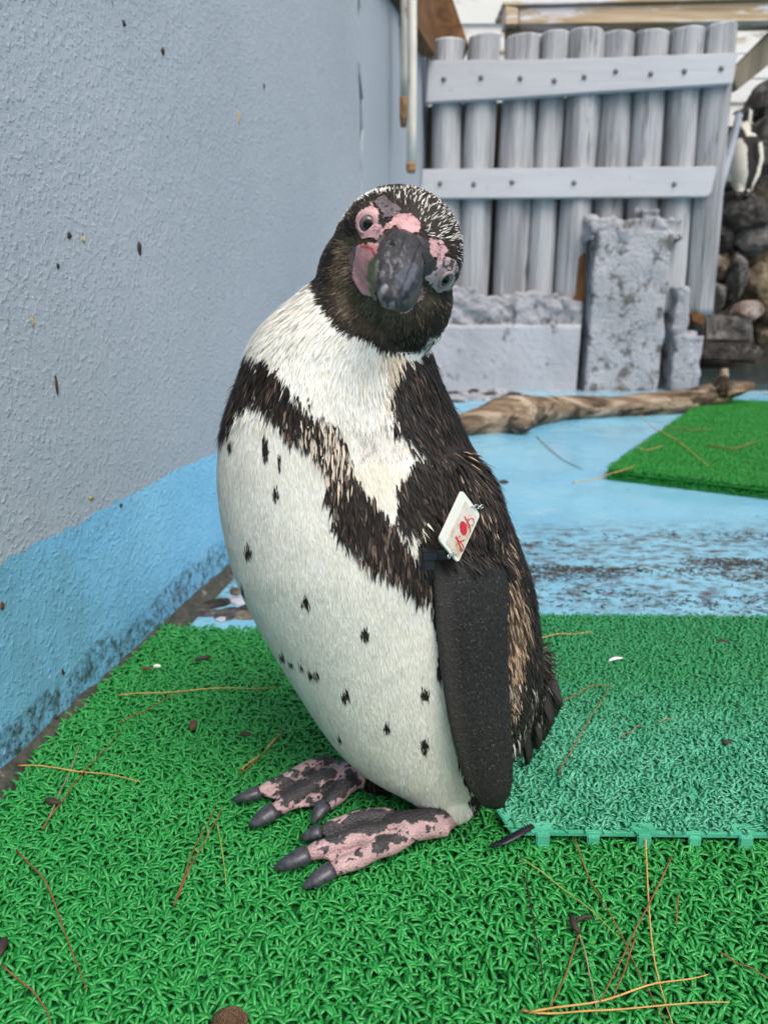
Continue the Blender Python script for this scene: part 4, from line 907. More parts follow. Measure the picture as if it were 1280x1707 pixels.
# ---- beak
b0 = PY(*Z4(775, 490), .604); b1 = PY(*Z4(760, 550), .577); b2 = PY(*Z4(722, 680), .557); b3 = PY(*Z4(690, 800), .548); b4 = PY(*Z4(682, 900), .548)
def spline(ps, n):
    out = []; m_ = len(ps)
    for i in range(n + 1):
        f = i / n * (m_ - 1); k = min(int(f), m_ - 2); f -= k
        a, b_, c_, d = ps[max(k - 1, 0)], ps[k], ps[k + 1], ps[min(k + 2, m_ - 1)]
        out.append(.5 * ((2 * b_) + (c_ - a) * f + (2 * a - 5 * b_ + 4 * c_ - d) * f * f + (3 * b_ - a - 3 * c_ + d) * f ** 3))
    return out
NB, NA = 72, 96
bp = spline([b0, b1, b2, b3, b4], NB); wl = np.interp(np.linspace(0, 1, NB + 1), [0, .25, .5, .75, .92, 1], [.0165, .0165, .0158, .0112, .0066, .0020]); hl = np.interp(np.linspace(0, 1, NB + 1), [0, .25, .5, .75, .92, 1], [.0165, .0140, .0122, .0100, .0068, .0020])
V, Fc = tube_geo(bp, [(a, b_) for a, b_ in zip(wl, hl)], NA, up=HU); V = np.array([[*v] for v in V]); ax = np.repeat(np.array([[*p] for p in bp]), NA, 0); dr = V - ax
ang = np.tile(np.arange(NA) / NA * 2 * np.pi, NB + 1); s_ = np.repeat(np.linspace(0, 1, NB + 1), NA); ub = ((V - ax) @ np.array(HU)) / .013; lb_ = ((V - ax) @ np.array(HL)) / .016
V = ax + dr * (1 + .06 * np.cos(ang * 2 + .4) - .13 * np.exp(-((np.abs(lb_) - .55 + .25 * s_) / .10) ** 2) * np.clip((s_ - .12) * 8, 0, 1) * np.clip((.86 - s_) * 6, 0, 1) - .10 * np.exp(-((s_ - .70 - .06 * np.abs(lb_)) / .035) ** 2) + .05 * fbm(V, 150, 3) + .03 * fbm(V * np.array([1, 1, .4]), 420, 2))[:, None]
x, y, _ = proj(V); f1 = np.clip(.5 + .5 * fbm(V * np.array([1, 1, .5]), 150, 3), 0, 1)[:, None]; c = np.array([.012, .012, .014]) * (1 - f1) + np.array([.050, .050, .060]) * f1; st_k = (vnoise(V * np.array([1, 1, .35]), 420) > .45) & (s_ > .25); c[st_k] = (.13, .12, .12)
def blob(c, pts, colr, mixf=1.0, j=4):
    X = x + vnoise(V, 300) * j; Y_ = y + vnoise(V + 4, 300) * j; q = inpoly(X, Y_, [Z4(*p) for p in pts]); c[q] = c[q] * (1 - mixf) + np.array(colr) * mixf
blob(c, [(640, 370), (760, 370), (900, 420), (930, 560), (860, 500), (760, 430), (660, 430)], (.012, .012, .014), .85)
blob(c, [(710, 680), (760, 640), (850, 570), (870, 600), (850, 720), (770, 790), (720, 760)], (.085, .09, .125), .7)  # bluish sheen painted into the horn colour
blob(c, [(595, 800), (640, 720), (665, 740), (640, 800), (610, 860)], (.30, .29, .32), .8)
blob(c, [(560, 640), (575, 570), (610, 560), (600, 650), (575, 740), (555, 720)], (.22, .21, .12), .8)
blob(c, [(660, 860), (700, 850), (710, 930), (670, 930)], (.26, .26, .29), .7)
beak = link('beak', mesh('beak', V, Fc, True, c), M['beak']); child(beak, PENG)
# lower bill, mostly hidden behind the hooked upper one
lb = spline([PY(*Z4(760, 620), .600), PY(*Z4(735, 740), .568), PY(*Z4(705, 840), .556), PY(*Z4(692, 890), .553)], 14)
V, Fc = tube_geo(lb, [(a, a * .7) for a in np.interp(np.linspace(0, 1, 15), [0, .5, .85, 1], [.0185, .0165, .010, .003])], 24, up=HU); V = np.array([[*v] for v in V]); c = np.tile([.045, .042, .04], (len(V), 1)) * (1 + .5 * vnoise(V, 200))[:, None]
lo = link('lower_bill', mesh('lower_bill', V, Fc, True, c), M['beak']); child(lo, PENG)
for zx, zy in ((700, 470), (905, 560)):
    h = BVHTree.FromPolygons([v.co for v in beak.data.vertices], [p.vertices[:] for p in beak.data.polygons]).ray_cast(CAM, Vector(ray(*Z4(zx, zy))).normalized())
    if h[0] is not None:
        V, Fc = ball_geo(h[0], (.0045, .0016, .0018), HR @ Matrix.Rotation(.9, 3, 'Y'), 12, 8); o = link('nostril', mesh('nostril', V, Fc), M['dark']); child(o, PENG)
# ---- bare facial skin, a fine sheet hugging the head
SKIN = [([(540, 200), (590, 235), (612, 300), (625, 330), (640, 380), (620, 420), (585, 440), (535, 430), (470, 405), (445, 350), (452, 295), (488, 262), (502, 230)], (.44, .26, .275)),
        ([(630, 390), (650, 320), (700, 285), (745, 262), (820, 255), (865, 300), (885, 375), (830, 395), (760, 385), (700, 372)], (.48, .265, .27)),
        ([(535, 180), (640, 145), (725, 200), (765, 250), (700, 285), (640, 290), (600, 240)], (.125, .10, .11)),
        ([(905, 470), (925, 440), (985, 430), (1045, 455), (1062, 510), (1050, 560), (1000, 620), (970, 640), (985, 560), (940, 540)], (.46, .265, .27)),
        ([(470, 480), (530, 450), (645, 470), (630, 520), (590, 560), (562, 600), (550, 690), (556, 815), (495, 795), (455, 740), (438, 670), (448, 600), (466, 540)], (.50, .25, .255)),
        ([(640, 520), (660, 560), (610, 660), (590, 760), (610, 860), (556, 820), (548, 690), (562, 600), (590, 555)], (.19, .165, .095)),
        ([(440, 470), (475, 470), (470, 540), (452, 600), (440, 680), (455, 745), (430, 700), (415, 620), (415, 540)], (.10, .085, .09)),
        ([(960, 640), (1000, 590), (1060, 560), (1110, 575), (1130, 640), (1110, 720), (1070, 770), (1000, 790), (960, 770), (930, 720)], (.30, .235, .245)),
        ([(715, 920), (760, 885), (830, 820), (875, 730), (925, 750), (915, 810), (850, 870), (780, 928)], (.50, .26, .26)),
        ([(640, 380), (660, 400), (660, 470), (600, 460), (590, 440), (625, 420)], (.10, .085, .075)),
        ([(880, 380), (930, 440), (945, 540), (985, 570), (975, 640), (930, 700), (870, 720), (880, 560), (860, 440)], (.018, .017, .018))]
def in_skin(x, y, grow=0):
    r = np.zeros(len(x), bool)
    for poly, _ in SKIN: r |= inpoly(x, y, [Z4(*p) for p in poly])
    return r
nu, nv = 190, 190; FC_ = PY(668, 440, .640); axc = (CAM - FC_).normalized(); ra = Vector((1, 0, 0)); rb = axc.cross(ra).normalized()
ids = -np.ones((nu, nv), int); V = []; Nn = []
for i in range(nu):
    for j in range(nv):
        a, b_ = (i / (nu - 1) - .5) * 2.7, (j / (nv - 1) - .5) * 2.7; d = (axc * math.cos(a) * math.cos(b_) + ra * math.sin(a) + rb * math.cos(a) * math.sin(b_)).normalized()
        h = BV.ray_cast(FC_ + d * .2, -d)
        if h[0] is not None: ids[i, j] = len(V); V.append(h[0]); Nn.append(h[1])
V = np.array([[*v] for v in V]); Nn = np.array([[*v] for v in Nn]); x, y, _ = proj(V)
J = lambda s, a: vnoise(V + s, 110) * a * 1.3 + vnoise(V + s, 260) * a + vnoise(V + s, 800) * a * .6
X, Y_ = x + J(0, 3.6), y + J(7, 3.6); c = np.tile([.03, .025, .022], (len(V), 1)); msk = np.zeros(len(V), bool)
for poly, colr in SKIN:
    q = inpoly(X, Y_, [Z4(*p) for p in poly]); c[q] = np.array(colr) * (1 + .12 * vnoise(V, 300))[q][:, None]; msk |= q
spk = (fbm(V + 2, 330, 2) > .30) & inpoly(X, Y_, [Z4(*p) for p in [(590, 260), (650, 260), (660, 400), (600, 430)]]); c[spk] = (.05, .04, .04)
spk = (fbm(V + 3, 300, 2) > .18) & inpoly(X, Y_, [Z4(*p) for p in [(1000, 540), (1110, 540), (1110, 660), (1020, 660)]]); c[spk] = (.06, .045, .045)
ln = inpoly(x + J(3, 1), y + J(5, 1), [Z4(*p) for p in [(500, 478), (540, 476), (580, 500), (600, 545), (590, 548), (565, 512), (530, 492), (500, 490)]]); c[ln] = (.42, .06, .06)
ln = inpoly(x, y, [Z4(*p) for p in [(870, 740), (900, 735), (915, 780), (905, 790), (893, 755)]]); c[ln] = (.42, .05, .05)
# relief: cheek fold and eye rims stand proud
rel = np.zeros(len(V)); rel[inpoly(x, y, [Z4(*p) for p in SKIN[4][0]])] += .0016; rel[inpoly(x, y, [Z4(*p) for p in SKIN[7][0]])] += .001; rel[ln] -= .001
g = np.where(ids >= 0, rel[np.maximum(ids, 0)], 0)
for _ in range(3): g[1:-1, 1:-1] = (g[1:-1, 1:-1] * 2 + g[2:, 1:-1] + g[:-2, 1:-1] + g[1:-1, 2:] + g[1:-1, :-2]) / 6
rel = np.zeros(len(V)); rel[ids[ids >= 0]] = g[ids >= 0]
sg = np.where(ids >= 0, msk[np.maximum(ids, 0)].astype(float), 0)
for _ in range(5): sg[1:-1, 1:-1] = (sg[1:-1, 1:-1] * 2 + sg[2:, 1:-1] + sg[:-2, 1:-1] + sg[1:-1, 2:] + sg[1:-1, :-2]) / 6
soft = np.zeros(len(V)); soft[ids[ids >= 0]] = sg[ids >= 0]; soft = np.clip((soft + .25 * vnoise(V, 600) - .45) / .4, 0, 1)[:, None]
mot = np.clip(1 + .28 * fbm(V, 180, 3) + .12 * vnoise(V, 900), .5, 1.4)[:, None]
c = np.array([.045, .036, .034]) * (1 - soft) + c * mot * soft
V2 = V + Nn * (.0009 + rel + .00025 * vnoise(V, 700))[:, None]; Q = []
for i in range(nu - 1):
    for j in range(nv - 1):
        q = (ids[i, j], ids[i + 1, j], ids[i + 1, j + 1], ids[i, j + 1])
        if min(q) >= 0 and all(msk[k] for k in q): Q.append(q)
used = np.unique(np.array(Q)); mp_ = -np.ones(len(V), int); mp_[used] = np.arange(len(used))
fs = fastmesh('facial_skin', V2[used], mp_[np.array(Q)]); setcol(fs, c[used]); child(link('facial_skin', fs, M['face']), PENG)
# ---- eyes
SKB = BVHTree.FromPolygons([Vector(v) for v in V2], [tuple(map(int, q)) for q in Q])
def eye(x, y, r, look, lid, tilt):
    h = SKB.ray_cast(CAM, Vector(ray(x, y)).normalized()); p, n_ = h[0], h[1]; n_ = n_ if n_.dot(CAM - p) > 0 else -n_; n_ = (n_ + tilt * (CAM - p).normalized()).normalized(); p = p - n_ * r * .58; ax_ = (n_ + look).normalized(); V, Fc = ball_geo(p, r, None, 40, 30); V = np.array([[*v] for v in V]); d = (V - np.array(p)) / r; dt = d @ np.array(ax_)
    c = np.tile([.035, .03, .032], (len(V), 1)); c[dt > .55] = (.105, .088, .082); c[dt > .90] = (.002, .002, .002); c[(dt <= .62) & (dt > .5)] = (.02, .016, .016)
    e = link('eye', clean(mesh('eye', V, Fc, True, c), 1e-7), M['eye']); child(e, PENG)
    t1 = n_.cross(Vector((0, 0, 1))).normalized(); t2 = n_.cross(t1); u = HU - n_ * HU.dot(n_); u.normalize(); sx = n_.cross(u)
    pts = [p + n_ * r * .64 + sx * (math.cos(t) * r * .66) + u * (math.sin(t) * r * .80) for t in np.linspace(0, 2 * math.pi, 33)]
    V, Fc = tube_geo(pts, [r * .19] * 33, 8, cap=False); c = np.tile(lid, (len(V), 1)); l = link('eyelid', mesh('eyelid', V, Fc, True, c), M['face']); child(l, PENG)
eye(*Z4(524, 330), .0086, Vector((.22, -.1, -.12)), [.42, .24, .25], 1.0); eye(*Z4(1050, 702), .0078, Vector((-.1, -.55, .1)), [.22, .18, .185], 0)
# ---- plumage: small overlapping feather blades over the whole skin
def plumage():
    me = bodym; me.calc_loop_triangles(); nt_ = len(me.loop_triangles); tr = np.empty(nt_ * 3, np.int32); me.loop_triangles.foreach_get('vertices', tr); tr = tr.reshape(-1, 3)
    co = bodyco; vn = np.empty(len(co) * 3, np.float32); me.vertices.foreach_get('normal', vn); vn = vn.reshape(-1, 3).astype(float)
    A, B, C = co[tr[:, 0]], co[tr[:, 1]], co[tr[:, 2]]; ar = np.linalg.norm(np.cross(B - A, C - A), axis=1) / 2
    cen = (A + B + C) / 3; kc, _, xc, yc, bh = pattern(cen, .5)
    DENS = np.array([680e3, 480e3, 260e3, 250e3, 520e3, 460e3, 420e3, 460e3])
    fn = (vn[tr[:, 0]] + vn[tr[:, 1]] + vn[tr[:, 2]]); fn /= np.linalg.norm(fn, axis=1)[:, None]
    away = (fn * (np.array(CAM) - cen)).sum(1) < -.03; dens = DENS[kc] * np.where(away, .35, 1.0) * (cen[:, 2] > .004)
    cnt = RNG.poisson(ar * dens); idx = np.repeat(np.arange(nt_), cnt); n = len(idx)
    r1 = np.sqrt(RNG.random(n)); r2 = RNG.random(n); w0, w1, w2 = 1 - r1, r1 * (1 - r2), r1 * r2
    P = A[idx] * w0[:, None] + B[idx] * w1[:, None] + C[idx] * w2[:, None]
    Nm = vn[tr[idx, 0]] * w0[:, None] + vn[tr[idx, 1]] * w1[:, None] + vn[tr[idx, 2]] * w2[:, None]; Nm /= np.linalg.norm(Nm, axis=1)[:, None]
    # extra small feathers running down over the top of the flipper
    fv_ = coords(fme); fme.calc_loop_triangles(); ft_ = np.array([t.vertices[:] for t in fme.loop_triangles]); fa, fb_, fc_ = fv_[ft_[:, 0]], fv_[ft_[:, 1]], fv_[ft_[:, 2]]; fnn = np.cross(fb_ - fa, fc_ - fa); far_ = np.linalg.norm(fnn, axis=1) / 2; fnn /= (2 * far_[:, None] + 1e-12)
    fx, fy, _ = proj((fa + fb_ + fc_) / 3); ce = (fa + fb_ + fc_) / 3
    flip = (fnn * (np.array(CAM) - ce)).sum(1); tops = fy + 16 * vnoise(ce, 120) < 928
    mids = (fa + fb_ + fc_) / 3; cf = mids.mean(0); dn_ = far_ * 320e3 * np.where(tops, 1, 0); ci = np.repeat(np.arange(len(ft_)), RNG.poisson(dn_)); q1 = np.sqrt(RNG.random(len(ci)))[:, None]; q2 = RNG.random(len(ci))[:, None]
    PF = fa[ci] * (1 - q1) + fb_[ci] * (q1 * (1 - q2)) + fc_[ci] * (q1 * q2); NF = fnn[ci]; nb0 = len(P); P = np.vstack([P, PF]); Nm = np.vstack([Nm, NF]); n = len(P)
    k, c, x, y, bh = pattern(P, 1.0, RNG); k[nb0:] = 3; c[nb0:] = np.array([.018, .015, .013])
    ok = ~(in_skin(x + RNG.normal(0, 3.0, n) + 3 * vnoise(P, 300), y + RNG.normal(0, 3.0, n)) & ~bh)
    stub = ~ok & (RNG.random(n) < .10) & ~inpoly(x, y, [Z4(*p) for p in SKIN[4][0]]); ok |= stub
    bk = inpoly(x, y, [Z4(*p) for p in [(650, 380), (880, 390), (940, 480), (985, 600), (930, 700), (870, 760), (760, 880), (690, 930), (600, 870), (555, 770), (560, 640), (600, 540)]]); ok &= ~(bk & ~bh)
    ey = np.zeros(n, bool)
    for q in ((524, 330), (1048, 702)):
        qx, qy = Z4(*q); ey |= ((x - qx) / 17) ** 2 + ((y - qy) / 19) ** 2 < 1
    ok &= ~(ey & ~bh)
    P, Nm, k, c, x, y, bh, stub = P[ok], Nm[ok], k[ok], c[ok], x[ok], y[ok], bh[ok], stub[ok]; n = len(P); P[stub] += Nm[stub] * .0011
    # flow: away from the beak root on the head, away from the head on the neck, then down
    br = np.array(b0); hc = np.array(PY(640, 470, .66)); down = np.array([.10, 0, -1.])
    dh = P - br; dh /= np.linalg.norm(dh, axis=1)[:, None]; dk = P - hc; dk /= np.linalg.norm(dk, axis=1)[:, None]
    wn = np.clip((P[:, 2] - .36) / .12, 0, 1)[:, None]; D = dk * wn + (down + np.array([.25, .1, 0]) * (k == 3)[:, None] * 1.0) * (1 - wn) + .25 * down; hd = (k >= 4) & (k != 6) & (y < 600); D[hd] = dh[hd]
    sw = np.stack([vnoise(P, 28), vnoise(P + 31, 28), vnoise(P + 77, 28)], 1); j2 = RNG.normal(0, 1, (n, 3)); jit = np.array([.10, .20, .22, .22, .16, .2, .5, .1])[k]
    jit = np.where((y > 1290) & (k == 0), jit * 2.6, jit); D = D + sw * (jit * 1.0)[:, None] + j2 * (jit * .75)[:, None]; D -= Nm * (D * Nm).sum(1)[:, None]; D /= np.linalg.norm(D, axis=1)[:, None]
    L = np.array([.0085, .0125, .0150, .0175, .0062, .0060, .0055, .006])[k] * RNG.uniform(.7, 1.25, n); low = (y > 1285) & (k == 0); L[low] *= 1.5; W = np.array([.00062, .0011, .0017, .0019, .00065, .0008, .0005, .0007])[k] * RNG.uniform(.7, 1.3, n)
    L[stub] *= .42; W[stub] *= .6
    up_ = np.array([.0006, .0016, .0022, .0020, .0009, .0010, .0006, .0006])[k] * RNG.uniform(.2, 1.6, n)
    stray = RNG.random(n) < np.array([.004, .02, .03, .02, .004, .003, .02, 0])[k]; up_[stray] *= 2.6; L[stray] *= 1.35
    sil = RNG.random(n)
    # shades from feather to feather
    v = RNG.normal(0, 1, n); cl = vnoise(P, 90) * .6 + vnoise(P, 240) * .5
    wht = (k <= 1) | (k == 7); fac = np.where(wht, 1 + .075 * v + .11 * cl, 1 + .30 * v + .4 * cl); fac = np.clip(fac, .5, 1.6 if True else 1)
    c = c * fac[:, None]
    warm = (k <= 1) & (RNG.random(n) < .10); c[warm] *= np.array([1, .93, .80])
    tnd = (c[:, 0] > .15) & (k == 3) & (RNG.random(n) < .4); c[tnd] = (.05, .036, .028)
    br_ = ((k == 3) & (RNG.random(n) < .12)); c[br_] = np.array([.075, .052, .038]) * RNG.uniform(.4, 1.3, (br_.sum(), 1))
    mid3 = (k == 3) & inpoly(x, y, [(690, 600), (735, 690), (800, 800), (760, 820), (700, 720)]) ; 
    sh = (k == 3) & inpoly(x, y, [(745, 735), (790, 760), (850, 900), (885, 980), (850, 960), (800, 850), (760, 790)]) & (RNG.random(n) < .12); c[sh] = np.array([.38, .27, .19]) * RNG.uniform(.5, 1.2, (sh.sum(), 1))
    tl = (k == 3) & (y > 1130) & (x > 845) & (RNG.random(n) < .10); c[tl] = np.array([.5, .5, .47]) * RNG.uniform(.3, 1.1, (tl.sum(), 1))
    b2_ = (k == 2) & (RNG.random(n) < .14); c[b2_] = np.array([.11, .075, .055]) * RNG.uniform(.4, 1.5, (b2_.sum(), 1))
    b3_ = (k == 2) & (y > 690) & (y < 800) & (x > 500) & (x < 600) & (RNG.random(n) < .35); c[b3_] = (.6, .5, .40)
    cw = (k == 5) & (RNG.random(n) < .20); L[cw] *= 1.35; c[cw] = np.array([.62, .60, .54]) * RNG.uniform(.6, 1.1, (cw.sum(), 1))
    ch = (k == 4) & (RNG.random(n) < .10); c[ch] = np.array([.13, .10, .06]) * RNG.uniform(.5, 1.5, (ch.sum(), 1))
    c = np.clip(c, .004, .90)
    S = np.cross(Nm, D); P0 = P - Nm * .0008
    def ringp(f, wf, lf): return P0 + D * (L * f)[:, None] + Nm * (.0008 * 1 + up_ * lf)[:, None], (W * wf)[:, None]
    a0, s0 = ringp(0, .4, -.2); a1, s1 = ringp(.5, .5, .55); a2, _ = ringp(1, 0, .8)
    V = np.stack([a0 - S * s0, a0 + S * s0, a1 - S * s1, a1 + S * s1, a2], 1).reshape(-1, 3)
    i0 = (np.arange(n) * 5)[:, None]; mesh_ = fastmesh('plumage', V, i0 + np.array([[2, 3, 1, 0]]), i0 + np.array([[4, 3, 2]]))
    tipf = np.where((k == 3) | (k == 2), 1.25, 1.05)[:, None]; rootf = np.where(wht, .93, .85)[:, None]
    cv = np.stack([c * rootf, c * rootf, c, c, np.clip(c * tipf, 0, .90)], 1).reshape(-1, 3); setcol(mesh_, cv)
    bl = D * (up_ / L)[:, None] * -1.0; ns = Nm + bl * .8 + RNG.normal(0, .10, (n, 3)) * np.where(wht, .6, 1.2)[:, None]; ns /= np.linalg.norm(ns, axis=1)[:, None]
    nl = np.repeat(ns, 5, 0); mesh_.normals_split_custom_set_from_vertices(nl.astype(np.float32))
    print('plumage', n)
    return mesh_
child(link('plumage', plumage(), M['plumage'], kind='stuff'), PENG)
# tail: stiff dark feathers
for k in range(24):
    f = k / 23; tip = PY(858 + 79 * f ** .8, 1296 - 122 * f ** 1.15 + random.uniform(-4, 4), .735 + .03 * math.sin(k)); root = PY(852 + 38 * f, 1150 - 60 * f, .715 + .02 * f); P3 = [root, root.lerp(tip, .5) + Vector((.004, -.004, .004)), tip]; pts = []
    for i in range(9):
        g = i / 8; pts.append(P3[0] * (1 - g) ** 2 + P3[1] * 2 * g * (1 - g) + P3[2] * g * g)
    V, Fc = tube_geo(pts, [(max(.0008, .0062 * math.sin(math.pi * (.15 + .78 * i / 8))), .0009) for i in range(9)], 8, up=(.3, -1, .2)); c = np.tile(np.array([.020, .019, .018]) * random.uniform(.7, 1.6), (len(V), 1))
    if k in (3, 8): c = c + .13
    child(link('tail_feather', mesh('tail_feather', V, Fc, True, c), M['plumage']), PENG)
# tiny pale hairs on the flipper
fb = BVHTree.FromPolygons([v.co for v in fme.vertices], [p.vertices[:] for p in fme.polygons]); V = []; T = []
for k in range(420):
    x, y = random.uniform(725, 852), random.uniform(945, 1340); h = fb.ray_cast(CAM, Vector(ray(x, y)).normalized())
    if h[0] is None: continue
    n_ = -h[1] if h[1].dot(h[0] - CAM) > 0 else h[1]; d = Vector((random.gauss(.3, .7), 0, -random.random())); d = (d - n_ * d.dot(n_)).normalized(); p = h[0] + n_ * .0004; s_ = n_.cross(d) * .00013; L = random.uniform(.0015, .004); i = len(V)
    V += [p - s_, p + s_, p + d * L + n_ * .0007]; T.append((i, i + 1, i + 2))
me = fastmesh('flipper_down', [tuple(v) for v in V], None, T); setcol(me, np.tile([.15, .15, .14], (len(V), 1))); child(link('flipper_down', me, M['plumage'], kind='stuff'), PENG)
# ---- wing tag hung on the flipper by two chains and a black strap
TAG = empty('wing_tag', 'small white slanted plate with red writing chained to the penguin flipper', 'tag', PY(767, 884, .575))
q0 = PY(771, 817, .5735); q1 = PY(732, 901, .5575); q3 = PY(801, 858, .590); q2 = q1 + (q3 - q0)
ea, eb = q1 - q0, q3 - q0; nn = ea.cross(eb).normalized(); nn = nn if nn.dot(CAM - q0) > 0 else -nn
def tp(u, v, h=0.0): return q0 + ea * u + eb * v + nn * h
def plate(name, inset, h0, h1, mat, rc=.12):
    bm = bmesh.new(); ring = []
    lo_u, hi_u, lo_v, hi_v = inset; ru = rc * (hi_u - lo_u) * .55; rv = rc * (hi_v - lo_v)
    for cu_, cv_, a in ((hi_u - ru, hi_v - rv, 0), (lo_u + ru, hi_v - rv, 90), (lo_u + ru, lo_v + rv, 180), (hi_u - ru, lo_v + rv, 270)):
        for s in range(6): t = math.radians(a + s * 18); ring.append((cu_ + ru * math.cos(t), cv_ + rv * math.sin(t)))
    a = [bm.verts.new(tp(u, v, h1)) for u, v in ring]; b_ = [bm.verts.new(tp(u, v, h0)) for u, v in ring]; bm.faces.new(a); bm.faces.new(b_[::-1])
    for k in range(len(ring)): bm.faces.new((a[k], b_[k], b_[(k + 1) % len(ring)], a[(k + 1) % len(ring)]))
    bmesh.ops.recalc_face_normals(bm, faces=bm.faces)
    if h1 - h0 > .001: bmesh.ops.bevel(bm, geom=[e for e in bm.edges if len(e.link_faces) == 2 and abs(e.calc_face_angle(0)) > 1], offset=.0004, segments=2, affect='EDGES')
    me = bpy.data.meshes.new(name); bm.to_mesh(me); bm.free(); o = link(name, me, mat); child(o, TAG); return o
plate('plate', (0, 1, 0, 1), -.0024, 0, M['tag_white']); plate('inset', (.09, .93, .24, .94), -.0004, .0003, M['tag_inset'], .07)
ims = [Vector(p) for p in ()]
def tpx(x, y, h):
    d = Vector(ray(x, y)); t = (q0 + nn * h - CAM).dot(nn) / d.dot(nn); return CAM + d * t
Z8 = lambda zx, zy: (660 + zx / 5.333, 790 + zy / 5.333)
def stroke(pts, w0, w1=None):
    P3 = [tpx(*Z8(*p), .0006) for p in pts]; w1 = w1 or w0
    V, Fc = tube_geo(P3, [((w0 + (w1 - w0) * k / max(1, len(P3) - 1)) / 5.333 / FPX * .585 * .85, .00015) for k in range(len(P3))], 8, up=nn); return V, Fc
G_ = [stroke([(535, 552), (545, 580), (570, 640), (590, 690)], 8, 7), stroke([(532, 575), (565, 560), (572, 552)], 4), stroke([(530, 560), (560, 600), (580, 600), (612, 586)], 7, 6), stroke([(560, 600), (545, 625), (535, 638)], 6, 4), stroke([(570, 605), (590, 625), (606, 660), (598, 680)], 6, 4), stroke([(572, 650), (574, 690)], 5, 3)]
child(link('lettering', mesh('lettering', *merge(G_)), M['tag_red']), TAG)
G_ = [stroke([(610, 378), (622, 400), (640, 430), (655, 460), (662, 520)], 7, 4), stroke([(625, 445), (645, 415), (672, 392), (690, 405), (694, 435), (684, 458), (672, 452)], 6, 5), stroke([(622, 412), (650, 398)], 5), stroke([(628, 458), (650, 452), (660, 462)], 6, 4), stroke([(640, 470), (652, 475)], 5)]
child(link('lettering', mesh('lettering', *merge(G_)), M['tag_red']), TAG)
ctr = tpx(*Z8(600, 483), .0006); V = [ctr]; 
for k in range(40):
    t = 2 * math.pi * k / 40; zx, zy = 600 + 31 * math.cos(t) * 1.0 + 8 * math.sin(t), 483 + 64 * math.sin(t); V.append(tpx(*Z8(zx, zy), .0006))
child(link('red_disc', mesh('red_disc', V, [(0, k + 1, (k + 1) % 40 + 1) for k in range(40)]), M['tag_red']), TAG)
def link_ring(c, r, nrm, wire=.00042):
    a = nrm.cross(Vector((.3, .2, 1))).normalized(); b_ = nrm.cross(a).normalized(); pts = [c + a * (r * math.cos(t)) + b_ * (r * .75 * math.sin(t)) for t in np.linspace(0, 2 * math.pi, 21)]
    return tube_geo(pts, [wire] * 21, 7, cap=False)
for zpts in ([(470, 735), (492, 715), (515, 725), (510, 690)], [(690, 290), (718, 292), (745, 296), (760, 290)]):
    for k, z_ in enumerate(zpts): 
        c_ = tpx(*Z8(*z_), .0012); child(link('chain_link', mesh('chain_link', *link_ring(c_, .0021, (nn + Vector((random.uniform(-1, 1), random.uniform(-.6, .6), random.uniform(-1, 1)))).normalized())), M['chain']), TAG)
ST_ = empty('wing_band', 'black plastic strap with square buckle around the top of the penguin flipper', 'strap', PY(714, 930, .585))
sp = [PY(*Z8(255, 790), .582), PY(*Z8(330, 735), .580), PY(*Z8(430, 725), .578), PY(*Z8(520, 715), .5805), PY(*Z8(570, 705), .5845)]
V, Fc = tube_geo(spline(sp, 20), [(.0050, .0011)] * 21, 8, up=(0, -1, .1)); child(link('band', mesh('band', V, Fc), M['black']), ST_)
bk_ = box('buckle', PY(*Z8(285, 715), .5795), (.0135, .010, .0085), M['black'], ST_, rz=.25, bev=.0012); bk_ = box('buckle', PY(*Z8(278, 795), .5805), (.0105, .011, .0095), M['black'], ST_, rz=.2, bev=.0012)
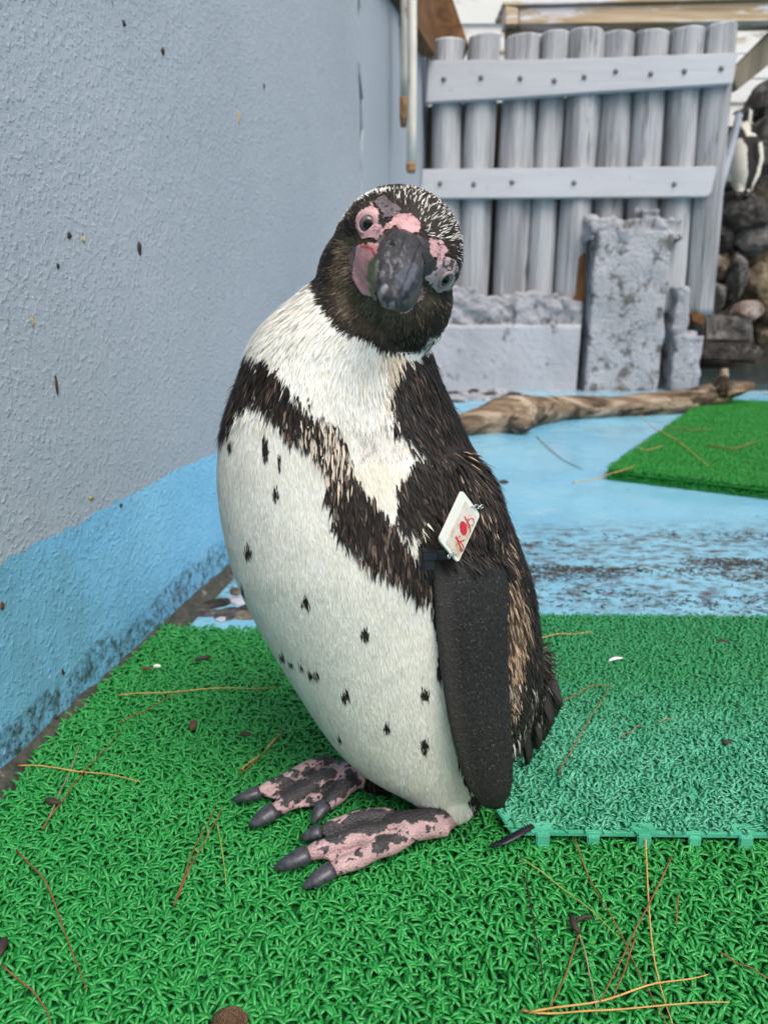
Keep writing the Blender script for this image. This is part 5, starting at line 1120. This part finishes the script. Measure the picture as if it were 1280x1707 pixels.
# ================================================================== far penguin on the rocks
FP = empty('penguin', 'distant penguin with white belly and one flipper lifted, standing on the rocks', 'penguin', PY(1245, 322, 5.12))
FY = 5.12
def fp(x, y, d=0.0): return PY(x, y, FY + d)
k_ = FY / 1.07 / FPX
spine = [(1236, 318, 9), (1236, 305, 15), (1234, 285, 19), (1231, 262, 20.5), (1231, 240, 20), (1234, 222, 16), (1239, 208, 12.5), (1243, 197, 11), (1245, 188, 10), (1245, 181, 7)]
pp = spline([fp(x, y) for x, y, _ in spine], 40); rr = np.interp(np.linspace(0, 1, 41), np.linspace(0, 1, len(spine)), [s[2] * k_ for s in spine])
Gs = [tube_geo(pp, list(rr), 28, up=(0, 1, 0)), ball_geo(fp(1243, 189), (11 * k_, 11 * k_, 11 * k_), None, 20, 14), tube_geo([fp(1249, 225, -.02), fp(1262, 240, -.03), fp(1265, 262, -.03), fp(1260, 290, -.03), fp(1252, 312, -.03)], [(.03, .012), (.034, .012), (.032, .010), (.026, .009), (.010, .006)], 14, up=(0, 1, 0)), tube_geo([fp(1216, 245, .03), fp(1211, 275, .02), fp(1214, 303, 0)], [(.012, .02), (.012, .03), (.005, .012)], 12, up=(0, 1, 0)), tube_geo([fp(1232, 308, -.02), fp(1232, 322, -.03), fp(1226, 327, -.08)], [.03, .022, .015], 10), tube_geo([fp(1247, 308, 0), fp(1248, 322, -.01), fp(1243, 327, -.06)], [.03, .022, .015], 10)]
fme2 = remesh(*merge(Gs), .006, 4, .5); v = coords(fme2); x, y, _ = proj(v); nz_ = vnoise(v, 25) * 2.5; c = np.tile([.62, .58, .50], (len(v), 1)); D_ = (.018, .015, .014); front = v[:, 1] < FY + .03
blk = ~front | inpoly(x + nz_, y + nz_, [(1243, 232), (1252, 245), (1257, 262), (1252, 300), (1248, 318), (1240, 320), (1247, 290), (1246, 255)]) | inpoly(x + nz_, y + nz_, [(1224, 222), (1232, 206), (1240, 216), (1246, 232), (1252, 240), (1246, 246), (1234, 228), (1226, 234)]) | inpoly(x + nz_ * .6, y + nz_ * .6, [(1228, 178), (1252, 172), (1262, 190), (1262, 215), (1254, 222), (1250, 204), (1244, 200), (1240, 203), (1230, 198)])
c[blk] = D_; fl = inpoly(x, y, [(1240, 226), (1280, 226), (1280, 300), (1258, 326), (1246, 312), (1252, 270)]); c[fl] = D_; fl = inpoly(x, y, [(1264, 238), (1280, 232), (1280, 300), (1258, 326), (1252, 312), (1262, 285), (1267, 262)]); c[fl] = (.66, .63, .56); c[y > 318] = (.03, .027, .025); c[inpoly(x, y, [(1249, 180), (1254, 184), (1252, 206), (1248, 200)])] = (.6, .57, .5); setcol(fme2, c); child(link('body', fme2, M['body']), FP)
V, Fc = tube_geo([fp(1240, 188, -.03), fp(1233, 186, -.05), fp(1227, 187, -.06), fp(1222, 190, -.065)], [.017, .014, .010, .004], 10); child(link('beak', mesh('beak', V, Fc, True, np.tile([.03, .03, .034], (len(V), 1))), M['beak']), FP)
V, Fc = ball_geo(fp(1240, 185, -.048), .006, None, 10, 8); child(link('eye', mesh('eye', V, Fc, True, np.tile([.01, .01, .01], (len(V), 1))), M['eye']), FP)
